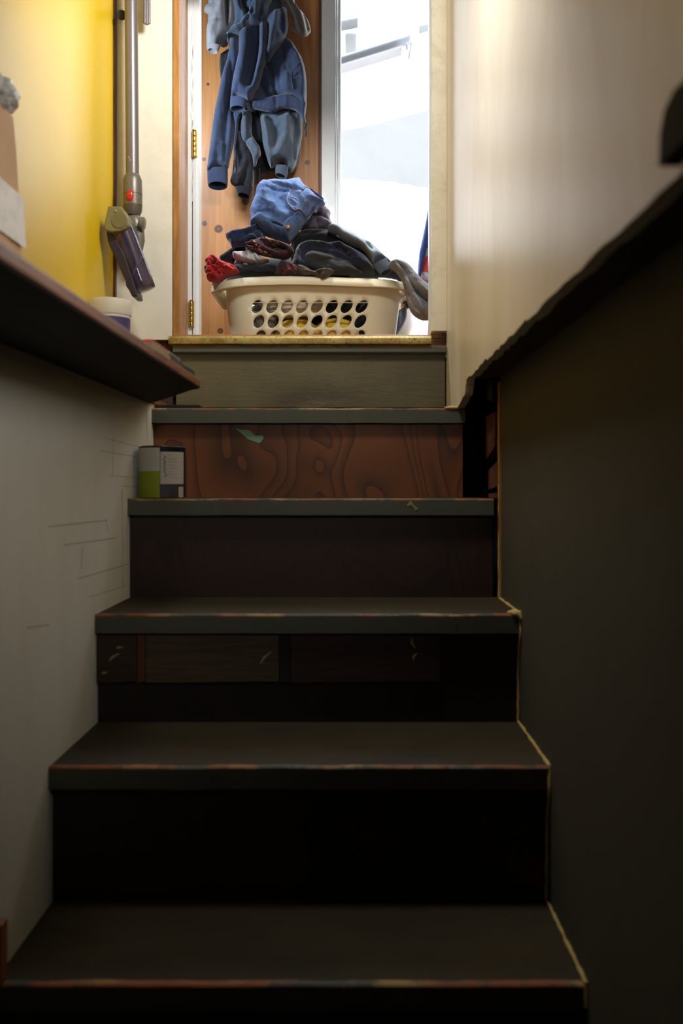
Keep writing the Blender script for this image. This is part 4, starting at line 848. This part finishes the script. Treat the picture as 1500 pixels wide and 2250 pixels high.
# things behind the basket on the right
put('slate_trousers', 'slate blue cloth hanging behind the right end of the basket', 'trousers', [(860, 690), (872, 650), (890, 655), (894, 690), (888, 712), (878, 730), (868, 742), (860, 742)], 3.35, .03, fabric('slate', S(112, 132, 160)), step=2.5, edge=8)
g = thing('plastic_tub', 'pale grey plastic tub with lime green base behind the basket', 'tub')
c = P(878, 0, 3.6); cz_ = .60
MB().lathe((c.x - .01, 3.62, 0), [(.02, .535), (.045, .548), (.065, .58), (.072, .64)], 32).build('bowl', plain('pale_grey_plastic', S(196, 202, 206), .4), g, smooth=True)
MB().lathe((c.x - .01, 3.62, 0), [(.03, .515), (.05, .521), (.062, .535), (.05, .546)], 32).build('lime_base', plain('lime_plastic', S(150, 176, 60), .45), g, smooth=True)
MB().lathe((c.x - .01, 3.62, 0), [(.03, .378), (.03, .515)], 24).build('stem', plain('slate_stand', S(84, 104, 130), .6), g, smooth=True)
rebase(g)
# coats hanging at the right, beyond the doorway
F_pat = NM('patterned_cloth'); v_ = F_pat.n.new('ShaderNodeTexVoronoi'); v_.inputs['Scale'].default_value = 32; F_pat.link(F_pat.tc, v_.inputs['Vector'])
k_ = F_pat.sep(v_.outputs['Color'])[0]; F_pat.col(F_pat.ramp(k_, [(.0, S(190, 40, 50)), (.35, S(60, 84, 160)), (.55, S(160, 176, 200)), (.8, S(190, 60, 70)), (.93, S(120, 180, 150))], 'CONSTANT')); F_pat.set(.85)
put('patterned_coat', 'red and blue patterned coat hanging behind the right door jamb', 'coat', [(943, 440), (952, 430), (975, 430), (975, 826), (938, 826), (940, 700), (936, 650), (934, 625), (920, 612), (924, 570), (932, 510)], 3.42, .035, F_pat.m, step=3.5, edge=9)
put('blue_coat', 'deep blue coat sleeve hanging left of the patterned coat', 'coat', [(940, 462), (944, 470), (941, 520), (934, 560), (928, 590), (922, 612), (917, 600), (920, 560), (928, 520), (935, 485)], 3.38, .02, fabric('royal_navy', S(40, 62, 130)), step=2.2, edge=6)
# ------------------------------------------------------------------ cordless vacuum on the white panel
ti = plain('titanium_grey_plastic', S(118, 112, 104), .38, .3); wandm = plain('satin_wand', S(128, 122, 126), .36, .5)
olive = plain('grey_cap_plastic', S(132, 124, 84), .42, .1); darkp = plain('dark_purple_plastic', S(44, 34, 52), .4)
n = NM('roller_purple'); x_ = n.sep(); 
n.col(n.mix(n.g(n.noise(30, 3, .6), .4, .7), S(66, 48, 96), S(34, 26, 44))); n.set(.55); rollm = n.m
n = NM('clear_cover'); n.col((.96, .96, .94)); n.set(.06, trans=1); clearm = n.m
g = thing('stick_vacuum', 'grey stick vacuum hanging head-down on the white wall by the yellow corner', 'vacuum cleaner')
YV = 2.42
def V(px, py, dy=0): return P(px, py, YV + dy)
MB().tube([V(287, -330), V(288, 0), V(289.5, 200), V(291, 388)], .0158, 28).build('wand', wandm, g, smooth=True)
for yy in (346, 352): MB().tube([V(283 + (yy - 346) * .5, yy, -.0158), V(283 + (yy - 346) * .5, yy, -.0145)], .0022, 10).build('rivet', plain('steel', S(210), .3, .9), g)
MB().tube([V(291, 384), V(291, 386), V(291, 396), V(291.5, 430), V(291.5, 452)], [.017, .0185, .0228, .0232, .0232], 30).build('collar', ti, g, smooth=True)
MB().tube([V(291.5, 427.5), V(291.5, 428.5)], .0235, 30).build('collar_groove', darkp, g)
MB().tube([V(291.5, 452), V(291, 464), V(290, 474)], [.0232, .0225, .0185], 30).build('lower_collar', plain('dark_grey_plastic', S(84, 78, 66), .4), g, smooth=True)
bm = bmesh.new(); bmesh.ops.create_uvsphere(bm, u_segments=24, v_segments=14, radius=1)
c = V(285.5, 430, -.0215)
for v in bm.verts: v.co = Vector((c.x + v.co.x * .0088, c.y + v.co.y * .006, c.z + v.co.z * .0145))
me = bpy.data.meshes.new('release_button'); bm.to_mesh(me); bm.free(); o = bpy.data.objects.new('release_button', me); col.objects.link(o); o.parent = g
me.materials.append(plain('red_plastic', S(200, 44, 32), .25)); [setattr(p, 'use_smooth', True) for p in me.polygons]; o['label'] = 'red release button'
MB().tube([V(292, 474), V(294, 482), V(297, 492), V(299, 503)], [.014, .018, .020, .019], 26).build('elbow', ti, g, smooth=True)
MB().tube([V(296, 495), V(302, 512), V(305, 530), V(304, 552)], [.0165, .017, .0145, .010], 26).build('neck', ti, g, smooth=True)
MB().tube([V(309, 492, -.012), V(315, 493, -.012), V(318, 493.5, -.012)], [.017, .0175, .013], 26).build('swivel_joint', plain('swivel_grey', S(126, 120, 104), .4, .3), g, smooth=True)
hd = [P(264, 500, 2.355), P(318, 641, 2.375)]
a, b = hd; ax = (b - a)
MB().tube([a, a.lerp(b, .03), a.lerp(b, .95), a.lerp(b, .985), b], [.0285, .0290, .0285, .027, .018], 36).build('roller_cover', clearm, g, smooth=True)
MB().tube([a.lerp(b, .02), a.lerp(b, .93)], .0268, 32).build('roller', rollm, g, smooth=True)
# spiral bristle strip on the roller
def spiral(ph, m, nm):
    t = ax.normalized(); e1 = t.cross(Vector((0, 1, 0))).normalized(); e2 = t.cross(e1)
    pts = [a.lerp(b, .05 + .88 * k / 50) + (e1 * math.cos(ph + k * .12) + e2 * math.sin(ph + k * .12)) * .0268 for k in range(51)]
    MB().tube(pts, .0016, 8).build(nm, m, g, smooth=True)
spiral(1.2, plain('orange_bristle', S(200, 84, 60), .7), 'bristle_strip'); spiral(3.6, plain('violet_bristle', S(110, 96, 170), .7), 'bristle_strip')
# housing bar on the left side of the roller and the end cap
def slab(name, poly, Y0, Y1, m, bev=.002, dy=0):
    mb = MB(); mb.prism([(XX(x, Y0), ZZ(y, Y0)) for x, y in poly], Y0, Y1); o = mb.build(name, m, g); q = o.modifiers.new('b', 'BEVEL'); q.width = bev; q.segments = 3; return o
slab('head_housing', [(233, 506), (250, 512), (258, 530), (274, 560), (300, 640), (302, 651), (290, 652), (282, 636), (276, 628), (275, 616), (250, 560), (240, 540), (236, 528)], 2.335, 2.40, darkp, .003)
slab('end_cap', [(237, 452), (266, 453), (273, 462), (280, 476), (280, 492), (274, 503), (262, 508), (246, 510), (230, 506), (228, 494)], 2.315, 2.40, olive, .004)
m_ = MB(); cc_ = P(262, 484, 2.3145); m_.tube([cc_, cc_ + Vector((0, -.0015, 0))], [.0185, .018], 32); m_.build('cap_disc', plain('cap_disc_grey', S(116, 110, 70), .5), g, smooth=False)
MB().tube([P(254, 463, 2.3145), P(254, 463, 2.312)], .0022, 10).build('screw', plain('steel_screw', S(190), .3, .8), g)
MB().tube([V(267, 33, .05), V(267, 33, .02)], .012, 16).build('wall_clip', plain('black_clip', S(30), .5), g)
rebase(g)
g = thing('crevice_tool', 'short grey metal tool tube hanging at the top right of the vacuum', 'vacuum tool')
mb = MB(); 
for dx_ in (-4.5, 0, 4.5): mb.tube([P(322.5 + dx_, -300, 2.455), P(322.5 + dx_, 54 - abs(dx_) * .4, 2.455)], .0042, 14)
mb.build('tube', wandm, g, smooth=True); MB().tube([P(322.5, -20, 2.47), P(322.5, -20, 2.487)], .008, 12).build('mount', ti, g); rebase(g)
# ------------------------------------------------------------------ white tub
g = thing('paint_tub', 'white round tub with purple label on the left shelf', 'tub')
tc_ = (XX(240, 2.17), 2.17, 0)
MB().lathe(tc_, [(.040, .2025), (.043, .205), (.0458, .365), (.0458, .372)], 48).build('container', plain('white_tub', S(226, 222, 210), .4), g, smooth=True)
MB().lathe(tc_, [(.0470, .372), (.0478, .374), (.0478, .400), (.0465, .405), (.042, .4065), (.040, .4045), (.001, .4045)], 48).build('lid', plain('white_lid', S(232, 226, 212), .4), g, smooth=True)
def arc_label(c, r0, r1, z0, z1, a0, a1, name, m, par, n=24):
    v = []; 
    for k in range(n + 1):
        a = math.radians(a0 + (a1 - a0) * k / n)
        for (r, z) in ((r0, z0), (r1, z1)): v.append((c[0] + r * math.cos(a), c[1] + r * math.sin(a), z))
        for (r, z) in ((r0 - .0006, z0), (r1 - .0006, z1)): v.append((c[0] + r * math.cos(a), c[1] + r * math.sin(a), z))
    f = []
    for k in range(n): q = k * 4; f += [(q, q + 4, q + 5, q + 1), (q + 2, q + 3, q + 7, q + 6), (q, q + 2, q + 6, q + 4), (q + 1, q + 5, q + 7, q + 3)]
    f += [(0, 1, 3, 2), (4 * n, 4 * n + 2, 4 * n + 3, 4 * n + 1)]
    return MB().add(v, f).build(name, m, par, smooth=True)
pl = plain('purple_label', S(72, 62, 112), .5)
arc_label(tc_, .0454, .0464, .285, .366, -178, -100, 'label', pl, g); arc_label(tc_, .0454, .0464, .285, .366, -97, -2, 'label', pl, g)
mb = MB(); 
for k in range(9):
    pass
for k in range(7): arc_label(tc_, .0460, .0461, .315 + k * .0065, .316 + k * .0065, -90, -8, 'label_text_line', plain('label_print', S(170, 166, 190), .6), g, 12)
rebase(g)
# ------------------------------------------------------------------ cardboard box
card = painted('cardboard', S(206, 172, 134), .8, .2, scale=8)
g = thing('cardboard_box', 'brown cardboard box with white label and clear tape at the left edge', 'box')
bm = bmesh.new(); bmesh.ops.create_cube(bm, size=1)
for v in bm.verts:
    top = v.co.z > 0; fx = v.co.x > 0; far = v.co.y > 0
    v.co = Vector(((-.482 if fx else -.594) - (.020 if top and fx else 0), (1.475 if far else .95) - (.012 if top and far else 0), .545 if top else .2025))
bmesh.ops.subdivide_edges(bm, edges=bm.edges[:], cuts=5, use_grid_fill=True)
for v in bm.verts: v.co += Vector((noise.noise(v.co * 9) * .003, noise.noise(v.co * 9 + Vector((5, 0, 0))) * .003, 0))
bm.verts.index_update(); me = bpy.data.meshes.new('carton'); bm.to_mesh(me); bm.free(); o = bpy.data.objects.new('carton', me); col.objects.link(o); o.parent = g; me.materials.append(card)
bvm = o.modifiers.new('b', 'BEVEL'); bvm.width = .003; bvm.limit_method = 'ANGLE'
def boxside(y0, z0, y1, z1, off=.0025):
    x = lambda z: -.482 - .020 * (z - .2025) / .3425 + off + .002
    v = [(x(z), y, z) for (y, z) in ((y0, z0), (y1, z0), (y1, z1), (y0, z1))]; v += [(a - .0012, b, c) for a, b, c in v]
    return v, [(0, 1, 2, 3), (7, 6, 5, 4), (0, 4, 5, 1), (1, 5, 6, 2), (2, 6, 7, 3), (3, 7, 4, 0)]
v, f = boxside(1.06, .352, 1.472, .428); MB().add(v, f).build('shipping_label', painted('label_paper', S(235, 232, 228), .6, .35, S(120, 124, 130), scale=18), g)
for k, (ya, yb) in enumerate(((1.10, 1.15), (1.2, 1.24), (1.30, 1.325))):
    v, f = boxside(ya, .365, yb, .418, .0045); MB().add(v, f).build('label_print_block', plain('grey_print', S(130, 132, 140), .7), g)
tape = NM('clear_tape'); tape.col(tape.mix(tape.g(tape.noise(60, 4, .6), .4, .6), S(210, 214, 220), S(160, 165, 175))); tape.bump(tape.noise(50, 4, .7), 1, .01); tape.set(.18, spec=.8)
blob('crumpled_film', (-.530, 1.41, .562), (.045, .07, .026), tape.m, 3, .3, 40, 4, parent=g)
rebase(g)
# ------------------------------------------------------------------ flat attachment lying along the front edge of the shelf
g = thing('vacuum_attachment', 'slim grey and red vacuum attachment lying on the end of the left shelf', 'vacuum attachment')
def on_edge(y): return -.304
mb = MB(); mb.prismx([(1.47, .2025), (1.47, .2135), (1.49, .2165), (1.62, .2165), (1.64, .2035)], -.316, -.300); mb.build('handle', plain('olive_grey_plastic', S(150, 140, 100), .45), g)
mb = MB(); mb.prismx([(1.49, .2165), (1.495, .2215), (1.67, .2225), (1.68, .2165)], -.318, -.304); mb.build('red_slider', plain('red_plastic_dark', S(190, 40, 36), .4), g)
mb = MB(); mb.prismx([(1.60, .2145), (1.60, .2175), (1.70, .2185), (1.70, .2140)], -.3035, -.2985); mb.build('silver_trim', plain('silver_trim', S(170, 176, 178), .3, .6), g)
mb = MB(); mb.prismx([(1.62, .2025), (1.625, .2135), (1.70, .2165), (1.75, .212), (1.765, .2025)], -.315, -.299); mb.build('body', plain('dark_olive_plastic', S(66, 60, 46), .4), g)
mb = MB(); mb.prismx([(1.74, .2025), (1.74, .214), (1.84, .2165), (1.862, .2135), (1.862, .2025)], -.316, -.300); mb.build('nozzle', plain('charcoal_plastic', S(52, 54, 52), .4), g)
rebase(g)
# ------------------------------------------------------------------ paint can on the second step
g = thing('paint_can', 'small paint can with lime green and white label standing on the step by the wall', 'paint can')
yc = 2.07; xc = XX(356, yc); rr = (407 - 305) / 2 * yc / FP; z0 = -.0225; zt = ZZ(981, yc - .03)
hcan = zt - z0
MB().lathe((xc, yc, z0), [(rr * .94, 0), (rr, .002), (rr, hcan - .003), (rr * 1.01, hcan - .001), (rr * .98, hcan)], 56).build('can', plain('black_tin', S(26, 28, 34), .35, .3), g, smooth=True)
MB().lathe((xc, yc, z0 + hcan), [(rr * .90, -.001), (rr * .90, .0015), (rr * .86, .0015), (rr * .84, -.001)], 56).build('lid', plain('tin_lid', S(90, 92, 96), .35, .8), g, smooth=True)
cc_ = (xc, yc, 0); R1 = rr + .0006
A = lambda px: -math.degrees(math.acos(max(-1, min(1, (px - 356) / 51))))
wl = plain('white_paper_label', S(186, 180, 168), .6); gl = plain('lime_paper_label', S(136, 150, 22), .6); dl = plain('dark_grey_label', S(50, 52, 56), .6)
zz = lambda py: z0 + (1088 - py) / 107 * hcan
arc_label(cc_, R1, R1, zz(1032), zz(984), A(309), A(361), 'white_label', wl, g); arc_label(cc_, R1, R1, zz(1087), zz(1032), A(309), A(361), 'lime_label', gl, g)
arc_label(cc_, R1, R1, zz(1059), zz(992.5), A(362), A(405), 'information_label', wl, g); arc_label(cc_, R1, R1, zz(1087), zz(1059.5), A(362), A(405), 'grey_label', dl, g)
arc_label(cc_, R1 + .0004, R1 + .0004, zz(1087), zz(1065), A(397), A(404.5), 'barcode_patch', wl, g)
ink = plain('black_ink', S(24), .7)
def canpt(px, py): a = math.radians(A(px)); return (xc + (R1 + .0006) * math.cos(a), yc + (R1 + .0006) * math.sin(a), zz(py))
zig = [(369, 1001), (373, 1004), (368, 1008), (371, 1012), (374, 1014), (368, 1017), (373, 1019), (368, 1022), (372, 1024), (369, 1027), (374, 1029), (368, 1032), (373, 1035), (371, 1038), (375, 1040), (370, 1045)]
MB().tube([canpt(*q) for q in zig], .0006, 6).build('handwriting', ink, g)
for k in range(8):
    y_ = 1000 + k * 6.6; MB().tube([canpt(378 + j * 3, y_) for j in range(int(4 + (k * 37 % 5)))], .00022, 5).build('text_line', plain('grey_ink', S(120), .7), g)
rebase(g)
# ------------------------------------------------------------------ dark block at the near end of the right wall and a wood scrap at lower left
tag(MB().prismx([(.58, .226), (.58, .25), (.63, .262), (.668, .267), (.69, .261), (.70, .248), (.702, .226)], .214, .2282).build('dark_wall_block', M['black']), 'blurred dark block on the cream wall at the right edge', 'block')
tag(boxo('wood_scrap', (-.4555, -.440, 1.235, 1.262, -.622, -.545), wood('orange_wood', S(120, 64, 24), S(160, 92, 40)), None, .002), 'small orange wood scrap standing at the lower left wall', 'wood scrap')
